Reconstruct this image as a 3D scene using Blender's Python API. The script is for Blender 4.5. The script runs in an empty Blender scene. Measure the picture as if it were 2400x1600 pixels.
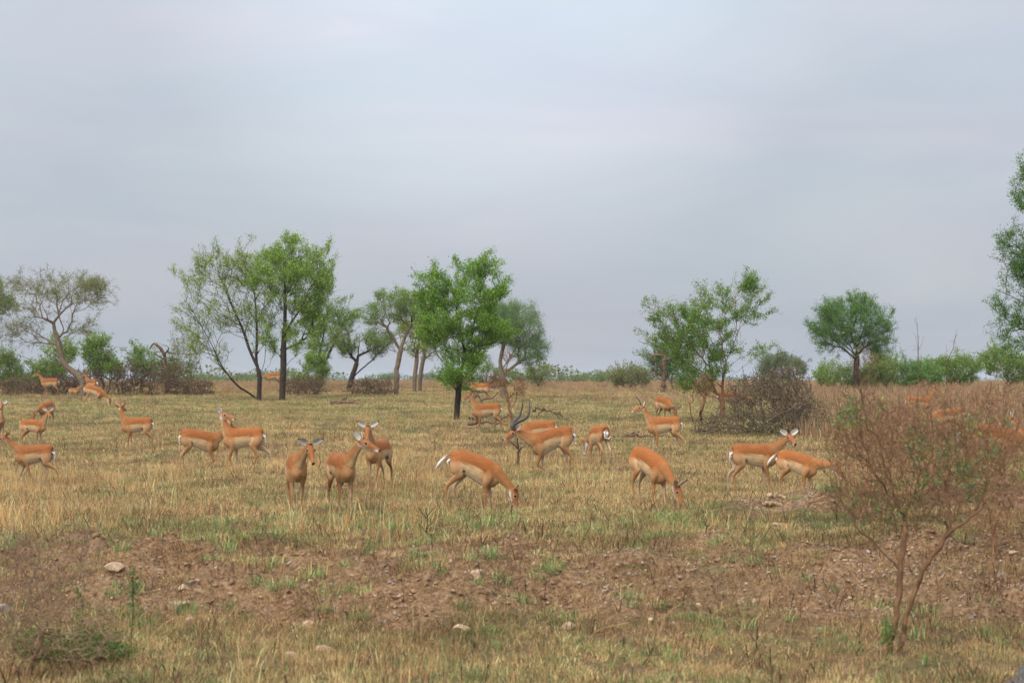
import bpy, bmesh, math, random
import numpy as np
from mathutils import Vector, Matrix, kdtree

scene = bpy.context.scene
COL = scene.collection
R = math.radians

# ------------------------------------------------------------------ camera
F = 2400 * 70.0 / 36.0          # focal length in photograph pixels
HZ = 890.0                      # photograph row of the eye-level horizon
CZ = 2.5                        # camera height over the road verge
cam_data = bpy.data.cameras.new('camera')
cam_data.lens = 70.0
cam_data.sensor_width = 36.0
cam_data.shift_y = (HZ - 800.0) / 2400.0
cam_data.clip_start = 0.2
cam_data.clip_end = 20000.0
cam_data.dof.use_dof = True
cam_data.dof.focus_distance = 42.0
cam_data.dof.aperture_fstop = 3.0
cam = bpy.data.objects.new('camera', cam_data)
cam.location = (0, 0, CZ)
cam.rotation_euler = (R(90), 0, 0)
COL.objects.link(cam)
scene.camera = cam

# ------------------------------------------------------------------ world and sun
SUN_EL, SUN_AZ = 46.0, 212.0     # azimuth measured from the view direction, + to the right: behind the camera's left shoulder
world = bpy.data.worlds.new('World')
scene.world = world
world.use_nodes = True
wt = world.node_tree
for n in list(wt.nodes):
    wt.nodes.remove(n)


def wnode(kind, **kw):
    n = wt.nodes.new(kind)
    for k, v in kw.items():
        setattr(n, k, v)
    return n


def build_world():
    L = wt.links.new
    out = wnode('ShaderNodeOutputWorld')
    bg = wnode('ShaderNodeBackground')
    bg.inputs['Strength'].default_value = 0.1
    L(bg.outputs[0], out.inputs['Surface'])
    sky = wnode('ShaderNodeTexSky', sky_type='NISHITA')
    sky.sun_disc = False
    sky.sun_elevation = R(SUN_EL)
    sky.sun_rotation = R(SUN_AZ)
    sky.air_density = 1.0
    sky.dust_density = 3.0
    tc = wnode('ShaderNodeTexCoord')
    sep = wnode('ShaderNodeSeparateXYZ')
    L(tc.outputs['Generated'], sep.inputs[0])
    # overcast luminance, growing from the horizon to the zenith
    el = wnode('ShaderNodeMath', operation='MAXIMUM')
    L(sep.outputs['Z'], el.inputs[0]); el.inputs[1].default_value = 0.0
    grad = wnode('ShaderNodeMath', operation='MULTIPLY_ADD')
    lin_ = wnode('ShaderNodeMath', operation='MULTIPLY_ADD')
    L(el.outputs[0], lin_.inputs[0]); lin_.inputs[1].default_value = 3.0; lin_.inputs[2].default_value = 0.45
    L(el.outputs[0], grad.inputs[0]); L(lin_.outputs[0], grad.inputs[1]); grad.inputs[2].default_value = 1.0
    # cloud layer: long flat bands near the horizon
    mp = wnode('ShaderNodeMapping')
    mp.inputs['Scale'].default_value = (3.4, 3.4, 15.0)
    mp.inputs['Location'].default_value = (0.62, 0.3, 0.55)
    mp.inputs['Rotation'].default_value = (0.0, R(4), 0.0)
    L(tc.outputs['Generated'], mp.inputs[0])
    n1 = wnode('ShaderNodeTexNoise'); n1.inputs['Scale'].default_value = 1.4
    n1.inputs['Detail'].default_value = 8.0; n1.inputs['Roughness'].default_value = 0.55
    n1.inputs['Distortion'].default_value = 0.7
    L(mp.outputs[0], n1.inputs['Vector'])
    r1 = wnode('ShaderNodeValToRGB')
    r1.color_ramp.elements[0].position = 0.30; r1.color_ramp.elements[0].color = (2.20, 2.38, 2.70, 1)
    r1.color_ramp.elements[1].position = 0.72; r1.color_ramp.elements[1].color = (2.58, 2.72, 2.92, 1)
    e = r1.color_ramp.elements.new(0.5); e.color = (2.38, 2.54, 2.80, 1)
    L(n1.outputs['Fac'], r1.inputs[0])
    # faint warm and cool tints in broad patches
    mp2 = wnode('ShaderNodeMapping')
    mp2.inputs['Scale'].default_value = (2.3, 2.3, 11.0); mp2.inputs['Location'].default_value = (1.9, 4.2, 0.3)
    L(tc.outputs['Generated'], mp2.inputs[0])
    n2 = wnode('ShaderNodeTexNoise'); n2.inputs['Scale'].default_value = 2.2; n2.inputs['Detail'].default_value = 4.0
    L(mp2.outputs[0], n2.inputs['Vector'])
    r2 = wnode('ShaderNodeValToRGB')
    r2.color_ramp.elements[0].position = 0.35; r2.color_ramp.elements[0].color = (0.965, 1.0, 1.01, 1)
    r2.color_ramp.elements[1].position = 0.65; r2.color_ramp.elements[1].color = (1.03, 0.995, 1.012, 1)
    L(n2.outputs['Fac'], r2.inputs[0])
    tint = wnode('ShaderNodeVectorMath', operation='MULTIPLY')
    L(r1.outputs[0], tint.inputs[0]); L(r2.outputs[0], tint.inputs[1])
    # thinner, brighter cloud high ahead
    dot = wnode('ShaderNodeVectorMath', operation='DOT_PRODUCT')
    dv = Vector((-0.01, math.cos(R(13)), math.sin(R(13)))).normalized()
    L(tc.outputs['Generated'], dot.inputs[0]); dot.inputs[1].default_value = dv
    mr = wnode('ShaderNodeMapRange', interpolation_type='SMOOTHSTEP')
    L(dot.outputs['Value'], mr.inputs['Value'])
    mr.inputs['From Min'].default_value = math.cos(R(11)); mr.inputs['From Max'].default_value = 1.0
    mr.inputs['To Min'].default_value = 0.0; mr.inputs['To Max'].default_value = 0.32
    g2 = wnode('ShaderNodeMath', operation='ADD')
    L(grad.outputs[0], g2.inputs[0]); L(mr.outputs['Result'], g2.inputs[1])
    mul = wnode('ShaderNodeVectorMath', operation='SCALE')
    L(tint.outputs[0], mul.inputs[0]); L(g2.outputs[0], mul.inputs['Scale'])
    mix = wnode('ShaderNodeMix', data_type='RGBA')
    mix.inputs['Factor'].default_value = 0.9
    L(sky.outputs[0], mix.inputs['A']); L(mul.outputs[0], mix.inputs['B'])
    L(mix.outputs['Result'], bg.inputs['Color'])


build_world()

sun_data = bpy.data.lights.new('sun', 'SUN')
sun_data.energy = 1.5
sun_data.angle = R(32)
sun_data.color = (1.0, 0.94, 0.84)
sun = bpy.data.objects.new('sun', sun_data)
sun.location = (0, 0, 60)
_d = Vector((math.sin(R(SUN_AZ)) * math.cos(R(SUN_EL)), math.cos(R(SUN_AZ)) * math.cos(R(SUN_EL)), math.sin(R(SUN_EL))))
sun.rotation_euler = (-_d).to_track_quat('-Z', 'Y').to_euler()
COL.objects.link(sun)

scene.view_settings.view_transform = 'Standard'
scene.view_settings.look = 'None'
scene.view_settings.exposure = 1.05
scene.view_settings.gamma = 1.0
scene.cycles.max_bounces = 6
scene.cycles.diffuse_bounces = 3
scene.cycles.transparent_max_bounces = 8


# ------------------------------------------------------------------ helpers
def lin(r, g, b):
    f = lambda c: ((c / 255.0) / 12.92) if c <= 10 else (((c / 255.0) + 0.055) / 1.055) ** 2.4
    return (f(r), f(g), f(b))


def P(px, py, D):
    """point at depth D that stands at photograph pixel (px, py)"""
    return np.array([(px - 1200.0) / F * D, D, CZ - (py - HZ) / F * D])


def tag(o, label=None, cat=None, group=None, kind=None):
    if label: o['label'] = label
    if cat: o['category'] = cat
    if group: o['group'] = group
    if kind: o['kind'] = kind
    return o


def empty(name, loc, rz=0.0):
    o = bpy.data.objects.new(name, None)
    o.empty_display_size = 0.2
    o.location = loc
    o.rotation_euler = (0, 0, rz)
    COL.objects.link(o)
    return o


def mesh_np(name, verts, faces=None, quads=None, tris=None, smooth=False):
    """mesh from numpy arrays; quads (n,4) and tris (n,3)"""
    me = bpy.data.meshes.new(name)
    verts = np.asarray(verts, dtype=np.float32)
    loops, starts, tot = [], [], 0
    if quads is not None and len(quads):
        q = np.asarray(quads, dtype=np.int32)
        loops.append(q.ravel()); starts.append(np.arange(len(q)) * 4); tot = q.size
    if tris is not None and len(tris):
        t = np.asarray(tris, dtype=np.int32)
        loops.append(t.ravel()); starts.append(tot + np.arange(len(t)) * 3); tot += t.size
    me.vertices.add(len(verts))
    me.vertices.foreach_set('co', verts.ravel())
    if loops:
        lv = np.concatenate(loops); st = np.concatenate(starts).astype(np.int32)
        me.loops.add(len(lv)); me.loops.foreach_set('vertex_index', lv)
        me.polygons.add(len(st)); me.polygons.foreach_set('loop_start', st)
    me.update(calc_edges=True)
    if smooth:
        me.polygons.foreach_set('use_smooth', np.ones(len(me.polygons), dtype=bool))
    return me


def set_col(me, cols, name='Col'):
    a = me.color_attributes.new(name, 'FLOAT_COLOR', 'POINT')
    c = np.ones((len(cols), 4), dtype=np.float32)
    c[:, :3] = cols
    a.data.foreach_set('color', c.ravel())


def obj(name, me, mat, parent=None):
    o = bpy.data.objects.new(name, me)
    if mat is not None:
        me.materials.clear()
        me.materials.append(mat)
    if parent is not None:
        o.parent = parent
    COL.objects.link(o)
    return o


# value noise, 2-D and 3-D, vectorised
def _hash(ix, iy, iz, seed):
    h = (ix.astype(np.int64) * 374761393 + iy.astype(np.int64) * 668265263 + iz.astype(np.int64) * 2147483647 + seed * 974711) & 0xFFFFFFFF
    h = ((h ^ (h >> 13)) * 1274126177) & 0xFFFFFFFF
    h = (h ^ (h >> 16)) & 0xFFFFFFFF
    return h / 4294967295.0


def vn(x, y, seed=0):
    x = np.asarray(x, dtype=np.float64); y = np.asarray(y, dtype=np.float64)
    ix = np.floor(x); iy = np.floor(y)
    fx = x - ix; fy = y - iy
    fx = fx * fx * (3 - 2 * fx); fy = fy * fy * (3 - 2 * fy)
    z = np.zeros_like(ix)
    a = _hash(ix, iy, z, seed); b = _hash(ix + 1, iy, z, seed)
    c = _hash(ix, iy + 1, z, seed); d = _hash(ix + 1, iy + 1, z, seed)
    return (a * (1 - fx) + b * fx) * (1 - fy) + (c * (1 - fx) + d * fx) * fy


def fbm(x, y, oct=4, seed=0):
    s, a, t = 0.0, 0.5, 0.0
    for k in range(oct):
        s = s + a * vn(x * 2 ** k, y * 2 ** k, seed + 17 * k); t += a; a *= 0.5
    return s / t


def sstep(a, b, x):
    t = np.clip((np.asarray(x, dtype=np.float64) - a) / (b - a), 0, 1)
    return t * t * (3 - 2 * t)


# material helper
def mat_new(name):
    m = bpy.data.materials.new(name)
    m.use_nodes = True
    nt = m.node_tree
    for n in list(nt.nodes):
        nt.nodes.remove(n)
    out = nt.nodes.new('ShaderNodeOutputMaterial')
    return m, nt, out


def nd(nt, kind, inputs=None, **kw):
    n = nt.nodes.new(kind)
    for k, v in kw.items():
        setattr(n, k, v)
    for k, v in (inputs or {}).items():
        if isinstance(v, bpy.types.NodeSocket):
            nt.links.new(v, n.inputs[k])
        else:
            n.inputs[k].default_value = v
    return n
# ------------------------------------------------------------------ terrain
_TD = np.array([0, 14, 18.6, 19.6, 20.3, 21.2, 22.2, 23.2, 30, 40, 46, 54, 66, 79, 90, 110, 150, 300, 800, 3000, 9000], float)
_TZ = np.array([-2.5, -2.5, -2.48, -2.44, -2.32, -2.08, -1.93, -1.91, -1.86, -1.82, -1.73, -1.52, -1.28, -1.02, -.78, -.45, -.36, -.46, -1.0, -3.2, -9.0], float)
_GD = np.concatenate([np.arange(0, 400, 0.05), np.geomspace(400, 9000, 400)])
_GZ = np.interp(_GD, _TD, _TZ)
_n1 = 8000
_k = np.ones(13) / 13
_s = np.convolve(np.pad(_GZ[:_n1], 6, mode='edge'), _k, mode='valid')
_k2 = np.ones(121) / 121
_s2 = np.convolve(np.pad(_GZ[:_n1], 60, mode='edge'), _k2, mode='valid')
_w = sstep(25, 32, _GD[:_n1])
_GZ[:_n1] = _s * (1 - _w) + _s2 * _w


def crest_shift(x):
    return 0.55 * (vn(x * 0.35 + 4.1, 0 * x + 2.2, 5) - 0.5) + 0.35 * (vn(x * 1.3, 0 * x + 7.7, 6) - 0.5)


def mound(x, D):
    """raised dirt heap behind the bank on the right"""
    u = (x - 5.4) / 2.6
    v = (D - 27.0 - 0.15 * (x - 4)) / 1.15
    a = 0.34 * np.exp(-(np.clip(np.abs(u) - 0.35, 0, None) ** 2) * 1.6 - v * v)
    u2 = (x - 5.9) / 1.5
    v2 = (D - 22.8) / 1.0
    return a + 0.22 * np.exp(-u2 * u2 - v2 * v2)


def soil(x, D):
    """0..1 how bare the ground is"""
    x = np.asarray(x, float); D = np.asarray(D, float)
    n = fbm(x * 0.9, D * 0.9, 4, 11)
    d = D - crest_shift(x)
    face = sstep(19.5, 20.2, d + (n - .5) * 1.6) * (1 - sstep(22.5, 23.2, d + (n - .5) * 1.3))
    m = sstep(0.10, 0.24, mound(x, D) + (n - .5) * 0.22)
    patch = sstep(0.66, 0.76, fbm(x * 0.22 + 3, D * 0.22, 3, 23)) * 0.45
    far = 1 - sstep(60, 110, D)
    s = np.maximum(face, m)
    lit = sstep(0.60, 0.72, fbm(x * 1.7, D * 1.7, 3, 29)) * 0.45
    s = s * (1 - .35 * sstep(.54, .70, fbm(x * 1.4 + 7, D * 1.4, 3, 47)))
    return np.clip(np.maximum(s * (0.80 + 0.4 * (n - .3)), np.maximum(patch * far, lit * far)), 0, 1)


def green(x, D):
    x = np.asarray(x, float); D = np.asarray(D, float)
    g = .55 * sstep(0.50, 0.70, fbm(x * 0.30 + 9, D * 0.16, 4, 31))
    strip = sstep(22.4, 23.2, D) * (1 - sstep(25.5, 29.0, D)) * sstep(0.35, 0.55, fbm(x * 0.5, D * 0.6, 3, 37))
    verge = (1 - sstep(18.5, 20, D)) * sstep(0.38, 0.6, fbm(x * 0.6, D * 0.6, 3, 41))
    mid = sstep(55, 70, D) * (1 - sstep(85, 100, D)) * 0.5
    return np.clip(np.maximum(np.maximum(g * (1 - 0.35 * sstep(40, 80, D)), strip), np.maximum(verge * 0.5, mid)), 0, 1)


def zg(x, D):
    """ground height"""
    x = np.asarray(x, float); D = np.asarray(D, float)
    sh = crest_shift(x) * sstep(17, 20, D) * (1 - sstep(24, 30, D))
    z = np.interp(D - sh, _GD, _GZ) + CZ
    q = x / np.maximum(D, 1)
    z = z - 0.42 * (1 - sstep(-0.235, -0.13, q)) * sstep(31, 40, D) * (1 - sstep(60, 76, D))
    z = z + mound(x, D)
    near = 1 - sstep(60, 130, D)
    z = z + 0.16 * (fbm(x * 0.16, D * 0.16, 3, 3) - .5) * sstep(24, 30, D) * near
    z = z + 0.10 * (fbm(x * 0.8, D * 0.8, 3, 7) - .5) * near
    rough = sstep(19.3, 20.3, D) * (1 - sstep(23, 24.5, D)) + np.clip(mound(x, D) * 4, 0, 1)
    z = z + np.clip(rough, 0, 1) * (0.50 * (fbm(x * 1.7, D * 1.7, 3, 9) - .5) + 0.11 * (fbm(x * 9, D * 9, 2, 10) - .5))
    z = z - 0.16 * np.exp(-((x - 1.62) / .28) ** 2 - ((D - 21.25) / .3) ** 2)
    return z


def hit(px, py):
    """where the ray through photograph pixel (px, py) meets the ground: x, D, z"""
    D = np.arange(12.0, 200.0, 0.02)
    x = (px - 1200.0) / F * D
    zr = CZ - (py - HZ) / F * D
    below = np.nonzero(zr <= zg(x, D))[0]
    i = below[0] if len(below) else len(D) - 1
    return np.array([x[i], D[i], float(zg(x[i], D[i]))])


def ground_at(px, D):
    x = (px - 1200.0) / F * D
    return np.array([x, D, float(zg(x, D))])


def build_ground():
    Ds = np.concatenate([np.arange(-4, 13, 0.8), np.arange(13, 29, 0.085), np.arange(29, 60, 0.3), np.arange(60, 130, 0.8),
                         np.geomspace(130, 9000, 60)])
    nu = 281
    u = np.linspace(-1, 1, nu)
    hw = np.where(Ds < 29, 10.5 + 0 * Ds, 10.5 + (Ds - 29) * 0.36)
    X = hw[:, None] * u[None, :]
    Y = np.repeat(Ds[:, None], nu, axis=1)
    Z = zg(X.ravel(), np.maximum(Y, 0).ravel()).reshape(X.shape)
    V = np.stack([X, Y, Z], -1).reshape(-1, 3)
    i = np.arange(len(Ds) - 1)[:, None] * nu + np.arange(nu - 1)[None, :]
    i = i.ravel()
    Q = np.stack([i, i + 1, i + nu + 1, i + nu], 1)
    me = mesh_np('ground', V, quads=Q, smooth=True)
    s = soil(X.ravel(), np.maximum(Y, 0).ravel()); g = green(X.ravel(), np.maximum(Y, 0).ravel())
    far = sstep(90, 180, Y.ravel())
    set_col(me, np.stack([s, g, far], 1), 'Mask')
    m, nt, out = mat_new('savanna_ground')
    pos = nd(nt, 'ShaderNodeNewGeometry').outputs['Position']
    msk = nd(nt, 'ShaderNodeVertexColor', layer_name='Mask').outputs['Color']
    sep = nd(nt, 'ShaderNodeSeparateColor', {'Color': msk})
    n1 = nd(nt, 'ShaderNodeTexNoise', {'Vector': pos, 'Scale': 1.1, 'Detail': 6.0, 'Roughness': 0.6})
    n2 = nd(nt, 'ShaderNodeTexNoise', {'Vector': pos, 'Scale': 14.0, 'Detail': 6.0, 'Roughness': 0.7})
    n3 = nd(nt, 'ShaderNodeTexVoronoi', {'Vector': pos, 'Scale': 26.0, 'Randomness': 1.0})
    earth = nd(nt, 'ShaderNodeValToRGB', {'Fac': n2.outputs['Fac']})
    earth.color_ramp.elements[0].position = 0.28; earth.color_ramp.elements[0].color = (*lin(78, 56, 38), 1)
    earth.color_ramp.elements[1].position = 0.75; earth.color_ramp.elements[1].color = (*lin(172, 142, 112), 1)
    e = earth.color_ramp.elements.new(0.5); e.color = (*lin(132, 104, 76), 1)
    straw = nd(nt, 'ShaderNodeValToRGB', {'Fac': n2.outputs['Fac']})
    straw.color_ramp.elements[0].position = 0.25; straw.color_ramp.elements[0].color = (*lin(66, 52, 36), 1)
    straw.color_ramp.elements[1].position = 0.8; straw.color_ramp.elements[1].color = (*lin(136, 112, 78), 1)
    grn = nd(nt, 'ShaderNodeValToRGB', {'Fac': n2.outputs['Fac']})
    grn.color_ramp.elements[0].position = 0.25; grn.color_ramp.elements[0].color = (*lin(62, 58, 36), 1)
    grn.color_ramp.elements[1].position = 0.8; grn.color_ramp.elements[1].color = (*lin(118, 112, 72), 1)
    mx1 = nd(nt, 'ShaderNodeMix', {'Factor': sep.outputs['Green'], 'A': straw.outputs[0], 'B': grn.outputs[0]}, data_type='RGBA')
    mx2 = nd(nt, 'ShaderNodeMix', {'Factor': sep.outputs['Red'], 'A': mx1.outputs['Result'], 'B': earth.outputs[0]}, data_type='RGBA')
    farc = nd(nt, 'ShaderNodeMix', {'Factor': n1.outputs['Fac'], 'A': (*lin(150, 122, 86), 1), 'B': (*lin(128, 124, 78), 1)}, data_type='RGBA')
    mx3 = nd(nt, 'ShaderNodeMix', {'Factor': sep.outputs['Blue'], 'A': mx2.outputs['Result'], 'B': farc.outputs['Result']}, data_type='RGBA')
    peb = nd(nt, 'ShaderNodeMapRange', {'Value': n3.outputs['Distance'], 'From Min': 0.0, 'From Max': 0.5, 'To Min': 1.0, 'To Max': 0.0})
    hgt = nd(nt, 'ShaderNodeMath', {0: peb.outputs[0], 1: n2.outputs['Fac']}, operation='ADD')
    bmp = nd(nt, 'ShaderNodeBump', {'Height': hgt.outputs[0], 'Strength': 0.8, 'Distance': 0.05})
    bs = nd(nt, 'ShaderNodeBsdfPrincipled', {'Base Color': mx3.outputs['Result'], 'Roughness': 0.95, 'Specular IOR Level': 0.1, 'Normal': bmp.outputs[0]})
    nt.links.new(bs.outputs[0], out.inputs['Surface'])
    o = obj('ground', me, m)
    tag(o, 'dry savanna ground with an eroded earth bank in front', kind='structure')
    return o


build_ground()
# ------------------------------------------------------------------ impalas
C_SADDLE = np.array(lin(142, 86, 43)); C_FLANK = np.array(lin(198, 168, 128)); C_BELLY = np.array(lin(214, 204, 190))
C_LEG = np.array(lin(156, 112, 70)); C_WHITE = np.array(lin(222, 216, 206)); C_BLACK = np.array(lin(34, 27, 24))
C_NECK = np.array(lin(160, 112, 70)); C_FACE = np.array(lin(148, 90, 48)); C_HOOF = np.array(lin(52, 44, 38))


def catmull(ctrl, n):
    """resample rows of ctrl (k,m) to n rows with a Catmull-Rom spline, by chord length of the first 3 columns"""
    c = np.asarray(ctrl, float)
    d = np.linalg.norm(np.diff(c[:, :3], axis=0), axis=1)
    t = np.concatenate([[0], np.cumsum(np.maximum(d, 1e-4))]); t /= t[-1]
    m = np.gradient(c, t, axis=0)
    q = np.linspace(0, 1, n)
    i = np.clip(np.searchsorted(t, q, side='right') - 1, 0, len(t) - 2)
    h = (t[i + 1] - t[i])[:, None]; s = ((q - t[i])[:, None]) / h
    h00 = 2 * s ** 3 - 3 * s ** 2 + 1; h10 = s ** 3 - 2 * s ** 2 + s
    h01 = -2 * s ** 3 + 3 * s ** 2; h11 = s ** 3 - s ** 2
    return h00 * c[i] + h10 * h * m[i] + h01 * c[i + 1] + h11 * h * m[i + 1]


def loft(ctr, ra, rb, side, nseg=20):
    """closed tube; ra = radius across side (in the chain's own plane), rb = radius along side; returns verts, faces lists"""
    n = len(ctr)
    t = np.gradient(ctr, axis=0)
    t /= np.linalg.norm(t, axis=1)[:, None] + 1e-9
    sd = side - (side * t).sum(1)[:, None] * t
    sd /= np.linalg.norm(sd, axis=1)[:, None] + 1e-9
    up = np.cross(t, sd)
    a = np.linspace(0, 2 * np.pi, nseg, endpoint=False)
    V = ctr[:, None, :] + (np.sin(a)[None, :, None] * up[:, None, :]) * ra[:, None, None] + (np.cos(a)[None, :, None] * sd[:, None, :]) * rb[:, None, None]
    V = V.reshape(-1, 3)
    Q = []
    for i in range(n - 1):
        b = i * nseg
        for j in range(nseg):
            k = (j + 1) % nseg
            Q.append((b + j, b + k, b + nseg + k, b + nseg + j))
    V = np.concatenate([V, ctr[:1], ctr[-1:]])
    T = []
    for j in range(nseg):
        k = (j + 1) % nseg
        T.append((len(V) - 2, k, j))
        T.append((len(V) - 1, (n - 1) * nseg + j, (n - 1) * nseg + k))
    return V, np.array(Q), np.array(T), a


def rot_y(p, piv, ang):
    """swing in the x-z plane about piv (x,z); + ang moves points below the pivot forward"""
    c, s = math.cos(ang), math.sin(ang)
    q = np.array(p, float)
    x = q[..., 0] - piv[0]; z = q[..., 2] - piv[1]
    q[..., 0] = piv[0] + c * x - s * z
    q[..., 2] = piv[1] + s * x + c * z
    return q


def rot_var(p, piv, ang):
    q = np.array(p, float)
    c, s = np.cos(ang), np.sin(ang)
    x = q[..., 0] - piv[0]; z = q[..., 2] - piv[1]
    q[..., 0] = piv[0] + c * x - s * z
    q[..., 2] = piv[1] + s * x + c * z
    return q


def mixc(a, b, w):
    w = np.clip(w, 0, 1)[:, None]
    return a * (1 - w) + b * w


def coat(r, belly=1.0):
    """coat colour from rest position (n,3): trunk, haunch and shoulder"""
    x, y, z = r[:, 0] / XS, r[:, 1], r[:, 2]
    line = np.interp(x, [-.45, -.3, -.1, .1, .3, .45], [.70, .695, .69, .675, .655, .66])
    bell = np.interp(x, [-.4, -.2, -.05, .2, .35, .45], [.50, .565, .545, .515, .47, .45])
    c = np.repeat(C_FLANK[None], len(r), 0)
    shw = sstep(.10, .24, x)
    c = mixc(c, C_NECK * 0.85 + C_FLANK * 0.15, shw * 0.9)
    hw = 1 - sstep(-.27, -.16, x)
    c = mixc(c, C_NECK * 0.7 + C_FLANK * .3, hw * 0.9)
    blur = np.where(x > .2, .05, np.where(x < -.24, .05, .014))
    c = mixc(c, C_SADDLE, sstep(-blur, blur, z - line))
    c = mixc(c, C_BELLY, sstep(-.012, .016, bell - z) * (1 - sstep(.25, .36, x)) * sstep(-.30, -.24, x) * belly)
    # rump: white with a black stripe each side
    rear = 1 - sstep(-.405, -.385, x)
    ay = np.abs(y)
    c = mixc(c, C_WHITE, rear * (1 - sstep(.045, .058, ay)) * (1 - sstep(.74, .79, z)) * sstep(.45, .5, z))
    c = mixc(c, C_BLACK, rear * (1 - sstep(.007, .013, np.abs(ay - .064))) * (1 - sstep(.76, .79, z)) * sstep(.53, .57, z))
    # black mark in the fold of the flank
    dd = np.sqrt((x + .165) ** 2 + ((z - .585) * 0.7) ** 2)
    c = mixc(c, C_BLACK, 1 - sstep(.016, .026, dd))
    return c


FRONT = [  # x, y, z, ra, rb
    (.225, .080, .70, .080, .050), (.238, .092, .61, .078, .052), (.218, .092, .53, .056, .044), (.200, .080, .45, .042, .034), (.208, .077, .38, .033, .028),
    (.214, .074, .315, .026, .023), (.217, .073, .28, .0255, .023), (.212, .072, .24, .019, .0175), (.207, .071, .16, .0155, .0145), (.205, .071, .10, .016, .015),
    (.206, .071, .075, .020, .018), (.216, .071, .045, .0165, .016), (.228, .071, .02, .021, .019), (.233, .071, .0, .024, .020)]
HIND = [
    (-.300, .080, .74, .105, .054), (-.305, .096, .66, .112, .062), (-.283, .102, .58, .100, .058), (-.262, .095, .525, .082, .048), (-.298, .093, .465, .056, .038),
    (-.350, .089, .405, .037, .028), (-.396, .086, .355, .027, .021), (-.414, .085, .328, .026, .021), (-.413, .085, .298, .0225, .019), (-.409, .084, .25, .0175, .0155), (-.402, .084, .17, .015, .0138),
    (-.395, .084, .105, .0158, .0145), (-.391, .084, .08, .020, .0175), (-.378, .084, .045, .0162, .0155), (-.364, .084, .02, .021, .019), (-.358, .084, .0, .024, .020)]
TRUNK = [  # x, z, half height, half width
    (-.440, .725, .03, .025), (-.430, .706, .080, .060), (-.392, .710, .130, .098), (-.31, .712, .162, .125), (-.22, .703, .170, .134), (-.10, .690, .176, .140),
    (.02, .676, .188, .148), (.13, .664, .197, .146), (.22, .658, .198, .132), (.30, .657, .186, .112), (.36, .662, .152, .088), (.405, .672, .100, .060), (.425, .680, .035, .022)]
HEAD = [  # s, z', half height, half width
    (-.040, .002, .020, .018), (-.026, .0, .043, .036), (.015, -.006, .058, .046), (.065, -.013, .062, .050), (.115, -.020, .053, .041), (.165, -.026, .042, .032),
    (.215, -.030, .035, .0275), (.248, -.033, .030, .025), (.268, -.036, .021, .018), (.275, -.038, .006, .006)]


XS = .89
FRONT = [(a * XS, b, c, d, e) for a, b, c, d, e in FRONT]
HIND = [(a * XS, b, c, d, e) for a, b, c, d, e in HIND]
TRUNK = [(a * XS, b, c * 1.02, d) for a, b, c, d in TRUNK]


def leg_pts(spec, s, swing, flex, low, pit, pivot, knee_i, fet_i, plant, spread):
    c = np.array(spec, float)
    rest = c[:, :3].copy(); rest[:, 1] *= s
    p = rest.copy()
    fet = (p[fet_i, 0], p[fet_i, 2])
    p[fet_i + 1:] = rot_y(p[fet_i + 1:], fet, low)
    kn = (p[knee_i, 0], p[knee_i, 2])
    p[knee_i + 1:] = rot_y(p[knee_i + 1:], kn, flex)
    # the swing grows from nothing at the top of the limb
    w = np.clip((c[0, 2] - c[:, 2]) / 0.12, 0, 1)
    q = rot_y(p, pivot, swing)
    p = p * (1 - w[:, None]) + q * w[:, None]
    p[:, 1] += spread * np.clip((.6 - rest[:, 2]) / .6, 0, 1)
    top0 = pit(p[:1])[0] - p[0]
    p = p + top0 * np.clip(.4 + w[::-1] * 0 + .6, 0, 1)[:, None]
    if plant:
        top = p[2, 2]; k = (top - 0.0) / max(top - p[-1, 2], .1)
        k = min(max(k, .80), 1.25)
        z = p[:, 2]
        p[:, 2] = np.where(z < top, top - (top - z) * k, z)
    # fine resample
    full = np.concatenate([p, c[:, 3:5], rest], 1)
    f = catmull(full, 70)
    return f


def dir3(pitch, yaw):
    return np.array([math.cos(pitch) * math.cos(yaw), math.cos(pitch) * math.sin(yaw), math.sin(pitch)])


IMP_JOBS = []


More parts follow.
